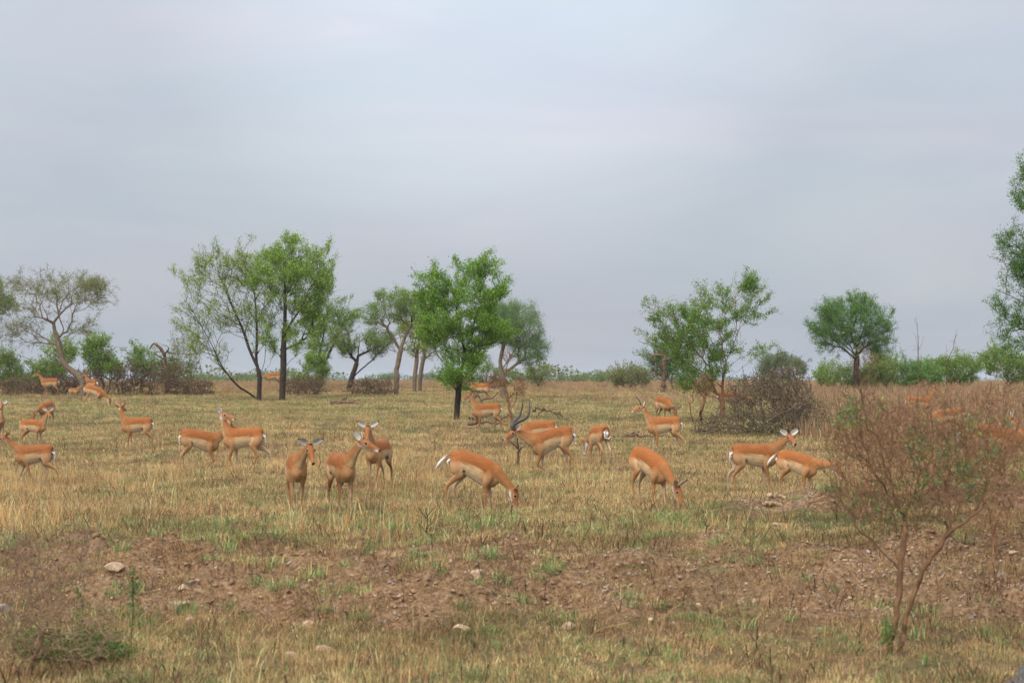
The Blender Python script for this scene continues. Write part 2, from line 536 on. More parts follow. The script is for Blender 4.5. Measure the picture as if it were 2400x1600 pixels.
def impala_raw(pose):
    """loft all limbs of one animal; returns verts, quads, tris, colours and the head frame"""
    g = lambda k, d: pose.get(k, d)
    bp = R(g('pitch', 0.0))                       # trunk pitch, + nose up
    male = g('horns', None) == 'ram'
    slim = g('slim', 1.0)

    def pit(p, w=None):
        p = np.array(p, float)
        wx = .45 + .95 * np.clip((p[..., 0] + .25) / .5, 0, 1)
        return rot_var(p, (-.25, .70), bp * wx)
    VS, QS, TS, CS = [], [], [], []
    off = [0]

    def add(V, Q, T, c):
        VS.append(V); QS.append(Q + off[0]); TS.append(T + off[0]); CS.append(c); off[0] += len(V)
    Y = np.array([0., 1., 0.])
    # trunk
    t = np.array(TRUNK)
    bend = R(g('bend', 0.0))                      # sideways bend of the trunk
    ctr = np.stack([t[:, 0], 0 * t[:, 0], t[:, 1]], 1)
    full = catmull(np.concatenate([ctr, t[:, 2:4]], 1), 64)
    rest_c = full[:, :3].copy()
    hh = np.maximum(full[:, 3], .004); ww = np.maximum(full[:, 4], .004) * slim
    if male:
        hh = hh * (1 + .06 * sstep(.0, .3, rest_c[:, 0]))
    Vr, Q, T, a = loft(rest_c, hh, ww, np.repeat(Y[None], len(rest_c), 0), 28)
    # a flatter belly to chest keel
    Vp = pit(Vr)
    add(Vp, Q, T, coat(Vr))
    # legs: (swing, flex, low) in degrees
    legs = g('legs', {})
    for key, spec, s, piv, kn, fe in (('fl', FRONT, 1, (.235 * XS, .60), 6, 10), ('fr', FRONT, -1, (.235 * XS, .60), 6, 10),
                                      ('hl', HIND, 1, (-.30 * XS, .64), 8, 12), ('hr', HIND, -1, (-.30 * XS, .64), 8, 12)):
        L = list(legs.get(key, (0, 0, 0)))
        plant = len(L) < 4 or L[3]
        spr = L[4] if len(L) > 4 else 0.0
        f = leg_pts(spec, s, R(L[0]), R(L[1]), R(L[2]) if len(L) > 2 else 0, pit, piv, kn, fe, plant, spr * s)
        c, ra, rb, rest = f[:, :3], np.maximum(f[:, 3], .004), np.maximum(f[:, 4], .004), f[:, 5:8]
        V, Q, T, a = loft(c, ra, rb, np.repeat(Y[None], len(c), 0), 16)
        Vrest, _, _, _ = loft(rest, ra, rb, np.repeat(Y[None], len(c), 0), 16)
        col = coat(Vrest, 0.0)
        low = 1 - sstep(.42, .60, Vrest[:, 2])
        col = mixc(col, C_LEG, low)
        ctry = np.concatenate([np.repeat(rest[:, 1], 16), rest[:1, 1], rest[-1:, 1]])
        ctrx = np.concatenate([np.repeat(rest[:, 0], 16), rest[:1, 0], rest[-1:, 0]])
        inner = (Vrest[:, 1] - ctry) * s
        col = mixc(col, C_BELLY, sstep(.002, .016, -inner) * sstep(.05, .12, Vrest[:, 2]) * (1 - sstep(.52, .60, Vrest[:, 2])) * 0.40)
        col = mixc(col, C_BELLY, (1 - sstep(.06, .2, Vrest[:, 2])) * 0.18)
        if key[0] == 'h':
            back = ctrx - Vrest[:, 0]
            col = mixc(col, C_BLACK, sstep(.004, .010, back) * sstep(.06, .075, Vrest[:, 2]) * (1 - sstep(.115, .135, Vrest[:, 2])))
            col = mixc(col, C_FLANK, sstep(.012, .022, back) * sstep(.2, .3, Vrest[:, 2]) * (1 - sstep(.5, .6, Vrest[:, 2])) * .4)
        col = mixc(col, C_HOOF, 1 - sstep(.018, .03, Vrest[:, 2]))
        add(V, Q, T, col)
    # neck and head
    npt, nyw = R(g('neck', (58, 0))[0]), R(g('neck', (58, 0))[1])
    hpt, hyw = R(g('head', (-22, 0))[0]), R(g('head', (-22, 0))[1])
    NL = g('neck_len', .40)
    b0 = pit(np.array([.205, 0, .685])); nb = pit(np.array([.290, 0, .745]))
    nd_ = dir3(npt, nyw)
    poll = nb + NL * nd_
    b1 = nb + np.array([.04, 0, .0]) + 0.04 * nd_
    hd = dir3(hpt, hyw)
    arr = nd_ * 0.85 + np.array([0, 0, 0.12]) + 0.12 * hd * (1 if npt > 0 else .2)
    arr /= np.linalg.norm(arr)
    b2 = poll - .17 * arr
    tt = np.linspace(0, 1, 40)[:, None]
    bz = (1 - tt) ** 3 * b0 + 3 * (1 - tt) ** 2 * tt * b1 + 3 * (1 - tt) * tt ** 2 * b2 + tt ** 3 * (poll + .012 * arr)
    k = 1.22 if male else 1.0
    ra = np.interp(tt[:, 0], [0, .25, .45, .7, .9, 1], [.150, .128, .090, .063, .054, .050]) * np.interp(tt[:, 0], [0, .4, 1], [1, k, 1.1 if male else 1])
    rb = np.interp(tt[:, 0], [0, .25, .45, .7, .9, 1], [.105, .090, .066, .049, .044, .040]) * np.interp(tt[:, 0], [0, .4, 1], [1, k, 1.1 if male else 1])
    yw = np.interp(tt[:, 0], [0, .5, 1], [0, nyw, (nyw + hyw) / 2])
    side = np.stack([-np.sin(yw), np.cos(yw), 0 * yw], 1)
    V, Q, T, a = loft(bz, ra, rb, side, 22)
    v = np.concatenate([np.tile(np.sin(a), 40), [0, 0]])
    tv = np.concatenate([np.repeat(tt[:, 0], 22), [0, 1]])
    col = np.repeat((C_NECK)[None], len(V), 0)
    col = mixc(col, C_SADDLE, sstep(.1, .75, v) * .75)
    col = mixc(col, C_FLANK, sstep(.25, .85, -v) * .75)
    col = mixc(col, C_WHITE, sstep(.55, .8, -v) * sstep(.78, .92, tv))
    add(V, Q, T, col)
    hs = g('head_scale', 1.13)
    hside = np.array([-math.sin(hyw), math.cos(hyw), 0.])
    hup = np.cross(hd, hside); hup /= np.linalg.norm(hup)
    roll = R(g('roll', 0))
    hside, hup = hside * math.cos(roll) + hup * math.sin(roll), hup * math.cos(roll) - hside * math.sin(roll)
    h = catmull(np.stack([[q[0] for q in HEAD], [0] * len(HEAD), [q[1] for q in HEAD], [q[2] for q in HEAD], [q[3] for q in HEAD]], 1), 44)
    s_ = h[:, 0]
    ctr = poll + hs * (s_[:, None] * hd + h[:, 2:3] * hup)
    V, Q, T, a = loft(ctr, np.maximum(h[:, 3], .003) * hs, np.maximum(h[:, 4], .003) * hs, np.repeat(hside[None], 44, 0), 22)
    up_test = (V[:22] - ctr[0]) @ hup
    sv = np.concatenate([np.repeat(s_, 22), [s_[0], s_[-1]]])
    rel = V - np.concatenate([np.repeat(ctr, 22, 0), ctr[:1], ctr[-1:]])
    hv = (rel @ hup) / (np.concatenate([np.repeat(np.maximum(h[:, 3], .003), 22), [.01, .01]]) * hs)
    hl = np.abs(rel @ hside) / (np.concatenate([np.repeat(np.maximum(h[:, 4], .003), 22), [.01, .01]]) * hs)
    col = np.repeat((C_FACE * .7 + C_NECK * .3)[None], len(V), 0)
    col = mixc(col, C_NECK, sstep(-.1, .2, -hv) * .9)
    col = mixc(col, C_WHITE, sstep(.45, .7, -hv))
    col = mixc(col, C_WHITE, sstep(.205, .225, sv) * sstep(-.35, .0, -hv - .05))
    col = mixc(col, C_WHITE, (1 - sstep(.020, .034, np.abs(sv - .072))) * (1 - sstep(.25, .5, np.abs(hv - .28))) * sstep(.6, .8, hl) * .22)
    col = mixc(col, C_BLACK, (1 - sstep(.012, .024, np.abs(sv - .005))) * sstep(.78, .92, hv))
    col = mixc(col, C_BLACK, sstep(.250, .260, sv) * sstep(-.6, -.3, hv))
    add(V, Q, T, col)
    M = Matrix(((hd[0], hside[0], hup[0], poll[0]), (hd[1], hside[1], hup[1], poll[1]), (hd[2], hside[2], hup[2], poll[2]), (0, 0, 0, 1)))
    tailp = pit(np.array([-.385, 0, .785]))
    return np.concatenate(VS), np.concatenate(QS), np.concatenate(TS), np.concatenate(CS), M, hs, tailp, poll, hyw


def mat_coat():
    m, nt, out = mat_new('impala_coat')
    vc = nd(nt, 'ShaderNodeVertexColor', layer_name='Col').outputs['Color']
    tc = nd(nt, 'ShaderNodeTexCoord').outputs['Object']
    mp = nd(nt, 'ShaderNodeMapping', {'Vector': tc, 'Scale': (1.0, 1.0, 2.4)})
    n = nd(nt, 'ShaderNodeTexNoise', {'Vector': mp.outputs[0], 'Scale': 14.0, 'Detail': 5.0, 'Roughness': 0.65})
    mr = nd(nt, 'ShaderNodeMapRange', {'Value': n.outputs['Fac'], 'From Min': .3, 'From Max': .7, 'To Min': .80, 'To Max': 1.16})
    oi = nd(nt, 'ShaderNodeObjectInfo').outputs['Random']
    mo = nd(nt, 'ShaderNodeMapRange', {'Value': oi, 'To Min': .88, 'To Max': 1.1})
    nb = nd(nt, 'ShaderNodeTexNoise', {'Vector': tc, 'Scale': 4.0, 'Detail': 3.0})
    mb = nd(nt, 'ShaderNodeMapRange', {'Value': nb.outputs['Fac'], 'From Min': .3, 'From Max': .7, 'To Min': .84, 'To Max': 1.14})
    m1 = nd(nt, 'ShaderNodeMath', {0: mr.outputs[0], 1: mo.outputs[0]}, operation='MULTIPLY')
    m2 = nd(nt, 'ShaderNodeMath', {0: m1.outputs[0], 1: mb.outputs[0]}, operation='MULTIPLY')
    mul = nd(nt, 'ShaderNodeVectorMath', {0: vc, 'Scale': m2.outputs[0]}, operation='SCALE')
    n2 = nd(nt, 'ShaderNodeTexNoise', {'Vector': tc, 'Scale': 160.0, 'Detail': 2.0})
    b = nd(nt, 'ShaderNodeBump', {'Height': n2.outputs['Fac'], 'Strength': .25, 'Distance': .004})
    bs = nd(nt, 'ShaderNodeBsdfPrincipled', {'Base Color': mul.outputs[0], 'Roughness': .62, 'Specular IOR Level': .12, 'Normal': b.outputs[0],
                                             'Sheen Weight': .0})
    nt.links.new(bs.outputs[0], out.inputs['Surface'])
    return m


def mat_plain(name, col, rough=.6, spec=.3):
    m, nt, out = mat_new(name)
    tc = nd(nt, 'ShaderNodeTexCoord').outputs['Object']
    n = nd(nt, 'ShaderNodeTexNoise', {'Vector': tc, 'Scale': 30.0, 'Detail': 3.0})
    mr = nd(nt, 'ShaderNodeMapRange', {'Value': n.outputs['Fac'], 'To Min': .75, 'To Max': 1.25})
    mul = nd(nt, 'ShaderNodeVectorMath', {0: (col[0], col[1], col[2]), 'Scale': mr.outputs[0]}, operation='SCALE')
    bs = nd(nt, 'ShaderNodeBsdfPrincipled', {'Base Color': mul.outputs[0], 'Roughness': rough, 'Specular IOR Level': spec})
    nt.links.new(bs.outputs[0], out.inputs['Surface'])
    return m


M_COAT = mat_coat()
M_EYE = mat_plain('impala_eye', (.008, .006, .005), .12, .5)
M_HORN = mat_plain('impala_horn', lin(72, 64, 60), .55, .3)


def ear_mesh(s, hs):
    L, n, k = .150 * hs, 12, 12
    V, C = [], []
    for i in range(n):
        t = i / (n - 1)
        w = .041 * hs * (math.sin(math.pi * min(1, t * 0.92 + .08) ** .75) ** .8) + .002
        cup = .55 * w
        for j in range(k):
            a = 2 * math.pi * j / k
            y = w * math.cos(a)
            th = .004 * math.sin(a)
            xx = -cup * (1 - (y / w) ** 2) + th          # cup opens forward
            V.append((xx, y, t * L))
            inner = math.sin(a) > 0
            c = C_WHITE * .8 if inner else C_NECK
            if inner and abs(y) < w * .35: c = C_WHITE * .62
            if t > .90: c = C_BLACK
            C.append(c)
    Q = []
    for i in range(n - 1):
        for j in range(k):
            Q.append((i * k + j, i * k + (j + 1) % k, (i + 1) * k + (j + 1) % k, (i + 1) * k + j))
    me = mesh_np('ear', np.array(V), quads=np.array(Q), smooth=True)
    set_col(me, np.array(C))
    return me


def ball(r, sx=1, sy=1, sz=1, seg=10, ring=6):
    V, Q = [], []
    for i in range(ring + 1):
        p = math.pi * i / ring
        for j in range(seg):
            a = 2 * math.pi * j / seg
            V.append((r * sx * math.sin(p) * math.cos(a), r * sy * math.sin(p) * math.sin(a), r * sz * math.cos(p)))
    for i in range(ring):
        for j in range(seg):
            Q.append((i * seg + j, (i + 1) * seg + j, (i + 1) * seg + (j + 1) % seg, i * seg + (j + 1) % seg))
    return mesh_np('ball', np.array(V), quads=np.array(Q), smooth=True)


def horn_mesh(kind, s):
    if kind == 'ram':
        c = [(0, .0, 0, .027), (.006, .012, .06, .026), (-.030, .040, .115, .024), (-.105, .078, .155, .022), (-.175, .100, .210, .018), (-.212, .100, .30, .014), (-.222, .085, .40, .008), (-.224, .075, .47, .003)]
    else:
        c = [(0, .0, 0, .011), (.01, .012, .05, .010), (.035, .03, .11, .008), (.075, .045, .17, .006), (.12, .05, .22, .003)]
    q = catmull(np.array(c), 60)
    if kind == 'ram': q *= np.array([1.15, 1.5, 1.15, 1.15])
    q[:, 1] *= s
    r = np.maximum(q[:, 3], .0015)
    i = np.arange(60)
    r = r * (1 + .10 * (np.sin(i * 1.35) > .2) * (i < 44))
    V, Q, T, a = loft(q[:, :3], r, r, np.repeat(np.array([[0., 1., 0.]]), 60, 0), 10)
    return mesh_np('horn', V, quads=Q, tris=T, smooth=True)


def tail_mesh(tp, mode):
    if mode == 'out':
        c = [(0, 0, 0), (-.06, .0, -.02), (-.13, .01, -.08), (-.19, .02, -.15), (-.24, .03, -.22)]
        r = [.018, .022, .034, .036, .006]
    elif mode == 'swish':
        c = [(0, 0, 0), (-.03, .015, -.05), (-.045, .05, -.12), (-.045, .03, -.19), (-.04, -.05, -.20), (-.035, -.10, -.14)]
        r = [.014, .015, .016, .017, .015, .004]
    else:
        c = [(0, 0, 0), (-.028, 0, -.04), (-.038, 0, -.11), (-.036, .004, -.19), (-.03, .006, -.26)]
        r = [.015, .017, .019, .018, .004]
    q = catmull(np.concatenate([np.array(c), np.array(r)[:, None]], 1), 28)
    V, Q, T, a = loft(q[:, :3] + tp, np.maximum(q[:, 3] * .7, .003), np.maximum(q[:, 3], .003), np.repeat(np.array([[0., 1., 0.]]), 28, 0), 12)
    t = np.concatenate([np.repeat(np.linspace(0, 1, 28), 12), [0, 1]])
    sa = np.concatenate([np.tile(np.sin(a), 28), [0, 0]])
    back = np.where(mode == 'hang', -1.0, 1.0)
    ca = np.concatenate([np.tile(np.cos(a), 28), [1, 1]])
    col = np.repeat(C_WHITE[None], len(V), 0)
    mid = 1 - sstep(.25, .45, np.abs(ca))
    col = mixc(col, C_NECK, (1 - sstep(.1, .35, t)))
    if mode == 'hang':
        col = mixc(col, C_NECK, np.full(len(V), .55) * (1 - sstep(.6, .85, np.abs(ca))))
    col = mixc(col, C_BLACK, mid * (V[:, 0] < np.concatenate([np.repeat(q[:, 0] + tp[0], 12), [9, 9]])) * sstep(.1, .2, t) * (0.25 if mode == 'out' else 1.0))
    me = mesh_np('tail', V, quads=Q, tris=T, smooth=True)
    set_col(me, col)
    return me


def impala(px, py, heading, label, pose, scale=1.0, D=None):
    """stand an animal on the ground where the photograph shows its feet"""
    IMP_JOBS.append((px, py, heading, label, pose, scale, D))


def build_impalas():
    raws = []
    for (px, py, heading, label, pose, scale, D) in IMP_JOBS:
        g = hit(px, py) if D is None else ground_at(px, D)
        V, Q, T, C, M, hs, tp, poll, hyw = impala_raw(pose)
        me = mesh_np('body', V, quads=Q, tris=T)
        o = bpy.data.objects.new('body', me)
        md = o.modifiers.new('r', 'REMESH'); md.mode = 'VOXEL'
        md.voxel_size = 0.0115 if g[1] < 38 else (0.0135 if g[1] < 70 else 0.019)
        md.use_smooth_shade = True
        sm = o.modifiers.new('s', 'SMOOTH'); sm.factor = .5; sm.iterations = 3
        COL.objects.link(o)
        raws.append((o, V, C, M, hs, tp, poll, hyw, g))
    bpy.context.view_layer.update()
    dg = bpy.context.evaluated_depsgraph_get()
    for (o, V, C, M, hs, tp, poll, hyw, g), (px, py, heading, label, pose, scale, D) in zip(raws, IMP_JOBS):
        me = bpy.data.meshes.new_from_object(o.evaluated_get(dg))
        old = o.data
        bpy.data.objects.remove(o); bpy.data.meshes.remove(old)
        me.name = 'body'
        n = len(me.vertices)
        co = np.empty(n * 3, dtype=np.float32); me.vertices.foreach_get('co', co); co = co.reshape(-1, 3)
        kd = kdtree.KDTree(len(V))
        for i, v in enumerate(V):
            kd.insert(v, i)
        kd.balance()
        idx = np.array([[q[1] for q in kd.find_n(v, 3)] for v in co.tolist()])
        set_col(me, C[idx].mean(1))
        me.polygons.foreach_set('use_smooth', np.ones(len(me.polygons), dtype=bool))
        root = empty('impala', g, R(heading))
        root.scale = (scale, scale, scale)
        tag(root, label, 'antelope', 'impala herd grazing on the plain')
        obj('body', me, M_COAT, root)
        spread = pose.get('ears', (0, 0))
        for s in (1, -1):
            e = obj('eye', ball(.0185 * hs, 1, .7, .85), M_EYE, root)
            e.matrix_local = M @ Matrix.Translation((.074 * hs, .0455 * s * hs, .006 * hs))
            er = obj('ear', ear_mesh(s, hs), M_COAT, root)
            d = Vector((-.26 + spread[0], s * (.86 + spread[1]), .55)).normalized()
            fw = Vector((.75, s * .35, 0.55))
            fw = (fw - fw.dot(d) * d).normalized()
            sd = d.cross(fw)
            E = Matrix(((fw.x, sd.x, d.x, -.012 * hs), (fw.y, sd.y, d.y, .036 * s * hs), (fw.z, sd.z, d.z, .030 * hs), (0, 0, 0, 1)))
            er.matrix_local = M @ E
            hk = pose.get('horns')
            if hk:
                hn = obj('horn', horn_mesh(hk, s), M_HORN, root)
                B = (M @ Vector((.030 * hs, .022 * s * hs, .040 * hs)))
                hn.matrix_local = Matrix.Translation(B) @ Matrix.Rotation(hyw, 4, 'Z')
        obj('tail', tail_mesh(tp, pose.get('tail', 'hang')), M_COAT, root)
WALK_A = {'fl': (20, -4), 'fr': (-16, -10), 'hl': (-18, 6), 'hr': (16, -4)}
WALK_B = {'fl': (-18, -12), 'fr': (20, 0), 'hl': (18, -4), 'hr': (-20, 8)}
EASY = {'fl': (4, 0), 'fr': (-5, 0), 'hl': (-6, 0), 'hr': (7, 0)}
EASY2 = {'fl': (-4, 0), 'fr': (6, 0), 'hl': (8, 0), 'hr': (-5, 0)}
GRAZE = {'fl': (9, 0), 'fr': (-6, 0), 'hl': (-5, 0), 'hr': (8, 0)}

impala(117, 931, 178, 'impala doe standing head up before the leaning flat-topped tree, facing left', dict(neck=(55, 0), head=(-14, 0), legs=EASY))
impala(174, 934, 4, 'tiny impala fawn beside the grazing doe at the far left thicket', dict(neck=(50, 0), head=(-12, 8), legs=EASY2, head_scale=1.2), .55)
impala(216, 934, 138, 'impala seen from behind, head turned left, above the grazing far-left doe', dict(neck=(62, 8), head=(-20, 38)))
impala(222, 953, 0, 'grazing impala below the leaning tree trunk at far left, head to the right', dict(neck=(-44, 0), head=(-78, 0), pitch=-12, legs=GRAZE))
impala(108, 1001, 252, 'impala bowed down grazing behind the left doe that looks at the camera', dict(neck=(-34, -14), head=(-60, -10), pitch=-4, legs=EASY2))
impala(78, 1051, -14, 'young impala at the left edge facing right, head turned to the camera', dict(neck=(60, -8), head=(-26, -52), legs=EASY), .94)
impala(-2, 1034, 292, 'impala cut by the left picture edge, facing the camera', dict(neck=(64, 4), head=(-22, -16), legs=EASY))
impala(80, 1142, 180, 'impala doe striding left at the left edge, lowest of the left group',
       dict(neck=(42, 0), head=(-14, 0), legs={'fl': (-22, -8), 'fr': (18, 2), 'hl': (-20, -4), 'hr': (20, -4)}, ears=(-.25, -.25)))
impala(321, 1057, 184, 'impala doe standing side-on with its head turned away, alone on the left', dict(neck=(64, -36), head=(-6, -118), legs=EASY))
impala(469, 1105, 2, 'impala facing right with its head behind another impala\'s neck',
       dict(neck=(36, 8), head=(-14, 22), pitch=-6, legs={'fl': (10, 0), 'fr': (18, -62, -20, 0), 'hl': (-5, 0), 'hr': (4, 0)}))
impala(571, 1107, 179, 'impala doe walking left while looking back to the right',
       dict(neck=(70, 4), head=(-13, 168), legs={'fl': (14, -32), 'fr': (-8, -2), 'hl': (18, -8), 'hr': (-26, 6)}, ears=(-.2, -.2)))
impala(695, 1206, 278, 'impala walking to the camera, head tilted down, leftmost of the front three',
       dict(neck=(36, 30), head=(-46, 14), legs={'fl': (-6, -8), 'fr': (10, 0), 'hl': (6, 0), 'hr': (-8, 0)}, ears=(.1, .1)))
impala(800, 1206, 291, 'impala in the middle of the front three, head raised looking right',
       dict(neck=(48, 34), head=(-18, 48), legs={'fl': (8, 0), 'fr': (-4, 0), 'hl': (-6, 0), 'hr': (6, 0)}, ears=(-.3, -.3)))
impala(886, 1149, 254, 'impala staring straight at the camera, rightmost and farthest of the front three',
       dict(neck=(55, 2), head=(-36, 16), legs={'fl': (16, 0), 'fr': (10, 0), 'hl': (-14, 0), 'hr': (-20, -10)}, ears=(.0, .25)))
impala(1141, 1018, 181, 'impala doe standing alert under the middle green tree, facing left',
       dict(neck=(66, 0), head=(-26, 0), legs={'fl': (5, 0), 'fr': (2, 0), 'hl': (-8, 0), 'hr': (-4, 0)}))
impala(1293, 1112, 180, 'impala ram with long black lyre-shaped horns stepping left',
       dict(neck=(24, 6), head=(-24, 24), pitch=-10, horns='ram', legs={'fl': (14, -64, -25, 0), 'fr': (-2, 0), 'hl': (4, -2), 'hr': (16, -4)}, head_scale=1.12, ears=(-.3, .1)), 1.08)
impala(1262, 1074, 182, 'impala half hidden behind the horned ram, head lowered', dict(neck=(-30, 0), head=(-60, 0), pitch=-3, legs=GRAZE))
impala(1403, 1090, 112, 'impala seen from the rear with its tail swishing, right of the ram',
       dict(neck=(-34, 0), head=(-60, 0), pitch=-3, tail='swish', legs={'fl': (8, 0), 'fr': (-6, 0), 'hl': (4, 0), 'hr': (-10, 8)}))
impala(1116, 1194, -10, 'large impala doe grazing in front of the ram, white tail lifted',
       dict(neck=(-46, 0), head=(-74, 0), pitch=-13, tail='out', legs={'fl': (4, 0), 'fr': (-3, 0), 'hl': (3, 0), 'hr': (-10, 0)}))
impala(1556, 1064, 181, 'young impala male with thin short horns standing left of the brushwood',
       dict(neck=(60, 0), head=(-16, 0), horns='thin', legs={'fl': (-5, 0), 'fr': (8, 0), 'hl': (-8, 0), 'hr': (4, 0)}, ears=(-.2, -.2)))
impala(1556, 993, 300, 'small distant impala grazing just above the thin-horned male', dict(neck=(-38, 0), head=(-66, 0), pitch=-4, legs=GRAZE))
impala(1710, 980, 2, 'impala behind the trunk of the right green tree', dict(neck=(-20, 0), head=(-50, 0), legs=EASY), 1.0, 67.0)
impala(1526, 1183, 308, 'impala grazing head down towards the camera, right of the picture centre',
       dict(neck=(-46, 0), head=(-62, 16), pitch=-13, legs={'fl': (8, 0), 'fr': (-6, 0), 'hl': (0, 0), 'hr': (8, 0)}))
impala(1768, 1165, -2, 'impala facing right with its raised head turned to the camera before the brushwood',
       dict(neck=(40, -4), head=(-22, -72), legs={'fl': (-3, 0), 'fr': (8, 0), 'hl': (-12, 0), 'hr': (2, 0)}, ears=(.0, .2)), .95, 32.6)
impala(1870, 1161, -30, 'impala reaching its lowered head right, beside the earth mound',
       dict(neck=(-4, 18), head=(-58, 24), pitch=-8, tail='out', legs=GRAZE), .86, 31.4)
impala(2153, 995, 4, 'distant impala on the right with only head and shoulder above dry grass', dict(neck=(58, 0), head=(-12, 0), legs=EASY))
impala(2222, 1034, 182, 'impala feeding to the left behind the foreground shrub twigs', dict(neck=(-26, 0), head=(-52, 0), pitch=-4, legs=GRAZE))
impala(2316, 1140, 0, 'impala blurred behind the foreground shrub on the far right', dict(neck=(-22, 0), head=(-60, 0), pitch=-5, legs=GRAZE))
impala(2430, 1112, 180, 'impala at the right picture edge with only an ear showing', dict(neck=(60, 0), head=(-16, 0), legs=EASY))
impala(640, 905, 200, 'distant impala between the two dark trunks left of centre', dict(neck=(-20, 0), head=(-50, 0), legs=EASY), 1.0, 108.0)
impala(1126, 950, 178, 'distant impala half hidden behind the middle tree\'s broken limb', dict(neck=(58, 0), head=(-14, 0), legs=EASY), 1.0, 80.0)
build_impalas()
# ------------------------------------------------------------------ woody plants
rng = np.random.default_rng(7)


def mat_bark(name, c1, c2):
    m, nt, out = mat_new(name)
    tc = nd(nt, 'ShaderNodeTexCoord').outputs['Object']
    mp = nd(nt, 'ShaderNodeMapping', {'Vector': tc, 'Scale': (1, 1, .3)})
    n = nd(nt, 'ShaderNodeTexNoise', {'Vector': mp.outputs[0], 'Scale': 18.0, 'Detail': 6.0, 'Roughness': .7})
    cr = nd(nt, 'ShaderNodeValToRGB', {'Fac': n.outputs['Fac']})
    cr.color_ramp.elements[0].position = .3; cr.color_ramp.elements[0].color = (*c1, 1)
    cr.color_ramp.elements[1].position = .72; cr.color_ramp.elements[1].color = (*c2, 1)
    b = nd(nt, 'ShaderNodeBump', {'Height': n.outputs['Fac'], 'Strength': .8, 'Distance': .03})
    bs = nd(nt, 'ShaderNodeBsdfPrincipled', {'Base Color': cr.outputs[0], 'Roughness': .9, 'Specular IOR Level': .15, 'Normal': b.outputs[0]})
    nt.links.new(bs.outputs[0], out.inputs['Surface'])
    return m


def mat_leaf(name, trans=.45):
    m, nt, out = mat_new(name)
    vc = nd(nt, 'ShaderNodeVertexColor', layer_name='Col').outputs['Color']
    d = nd(nt, 'ShaderNodeBsdfPrincipled', {'Base Color': vc, 'Roughness': .6, 'Specular IOR Level': .25})
    t = nd(nt, 'ShaderNodeBsdfTranslucent', {'Color': vc})
    mx = nd(nt, 'ShaderNodeMixShader', {'Fac': trans, 1: d.outputs[0], 2: t.outputs[0]})
    nt.links.new(mx.outputs[0], out.inputs['Surface'])
    return m


M_BARK_DARK = mat_bark('dark_acacia_bark', lin(36, 30, 26), lin(84, 72, 62))
M_BARK_GREY = mat_bark('grey_acacia_bark', lin(84, 72, 60), lin(142, 124, 104))
M_BARK_BROWN = mat_bark('brown_shrub_bark', lin(92, 62, 42), lin(150, 108, 76))
M_DEAD = mat_bark('dead_wood', lin(70, 54, 44), lin(136, 110, 90))
M_TWIG_TAN = mat_bark('dry_twig', lin(128, 92, 66), lin(182, 142, 108))
M_SHRUB = mat_bark('shrub_bark', lin(86, 62, 44), lin(150, 116, 86))
M_BRUSH = mat_bark('brushwood_bark', lin(66, 56, 46), lin(134, 116, 96))
M_TWIG_GREY = mat_bark('grey_twig', lin(118, 94, 74), lin(176, 148, 120))
M_LEAF = mat_leaf('green_leaf')


def grow(roots, pts, bf=.35):
    """balanced minimum-spanning growth: roots = list of polylines (k,3) or (parent index, polyline); pts are reached in order of cheapness"""
    pos, par = [], []
    for r in roots:
        p0 = -1
        if isinstance(r, tuple):            # a limb: joins the nearest node so far
            r = r[0]
            p0 = int(np.argmin(np.linalg.norm(np.array(pos) - r[0], axis=1)))
        m = max(2, int(np.linalg.norm(np.diff(r, axis=0), axis=1).sum() / .3))
        for q in catmull(r, m):
            pos.append(q); par.append(p0); p0 = len(pos) - 1
    n0, n = len(pos), len(pts)
    X = np.zeros((n0 + n, 3)); X[:n0] = pos
    pr = np.full(n0 + n, -1, int); pr[:n0] = par
    pl = np.zeros(n0 + n)
    for i in range(n0):
        if pr[i] >= 0:
            pl[i] = pl[pr[i]] + np.linalg.norm(X[i] - X[pr[i]])
    pts = np.asarray(pts, float)
    best = np.full(n, 1e9); bi = np.zeros(n, int)
    # crowns start above the lowest limb nodes
    for i in range(n0):
        c = np.linalg.norm(pts - X[i], axis=1) + bf * pl[i]
        w = c < best
        best[w] = c[w]; bi[w] = i
    alive = np.ones(n, bool)
    k = n0
    for _ in range(n):
        j = int(np.argmin(np.where(alive, best, 1e12)))
        alive[j] = False
        X[k] = pts[j]; pr[k] = bi[j]
        pl[k] = pl[bi[j]] + np.linalg.norm(X[k] - X[bi[j]])
        c = np.linalg.norm(pts - X[k], axis=1) + bf * pl[k]
        w = c < best
        best[w] = c[w]; bi[w] = k
        k += 1
    return X, pr, n0


def relax(X, pr, n0, it=2, f=.4):
    X = X.copy()
    n = len(X)
    for _ in range(it):
        s = np.zeros_like(X); c = np.zeros(n)
        has = pr >= 0
        np.add.at(s, pr[has], X[has]); np.add.at(c, pr[has], 1)
        inner = (c > 0) & has
        inner[:n0] = False
        avg = (s[inner] / c[inner][:, None] + X[pr[inner]]) / 2
        X[inner] = X[inner] * (1 - f) + avg * f
    return X


def subdivide(X, pr, jit, maxlen):
    """split long edges with a bit of crookedness"""
    P0, PR = [x for x in X], list(pr)
    r = np.random.default_rng(len(X))
    for i in range(len(X)):
        p = PR[i]
        if p < 0: continue
        d = X[i] - X[p]; L = np.linalg.norm(d)
        m = int(L // maxlen)
        last = p
        for k in range(1, m + 1):
            q = X[p] + d * k / (m + 1) + r.normal(0, jit * L / (m + 1), 3)
            P0.append(q); PR.append(last); last = len(P0) - 1
        PR[i] = last
    return np.array(P0), np.array(PR)


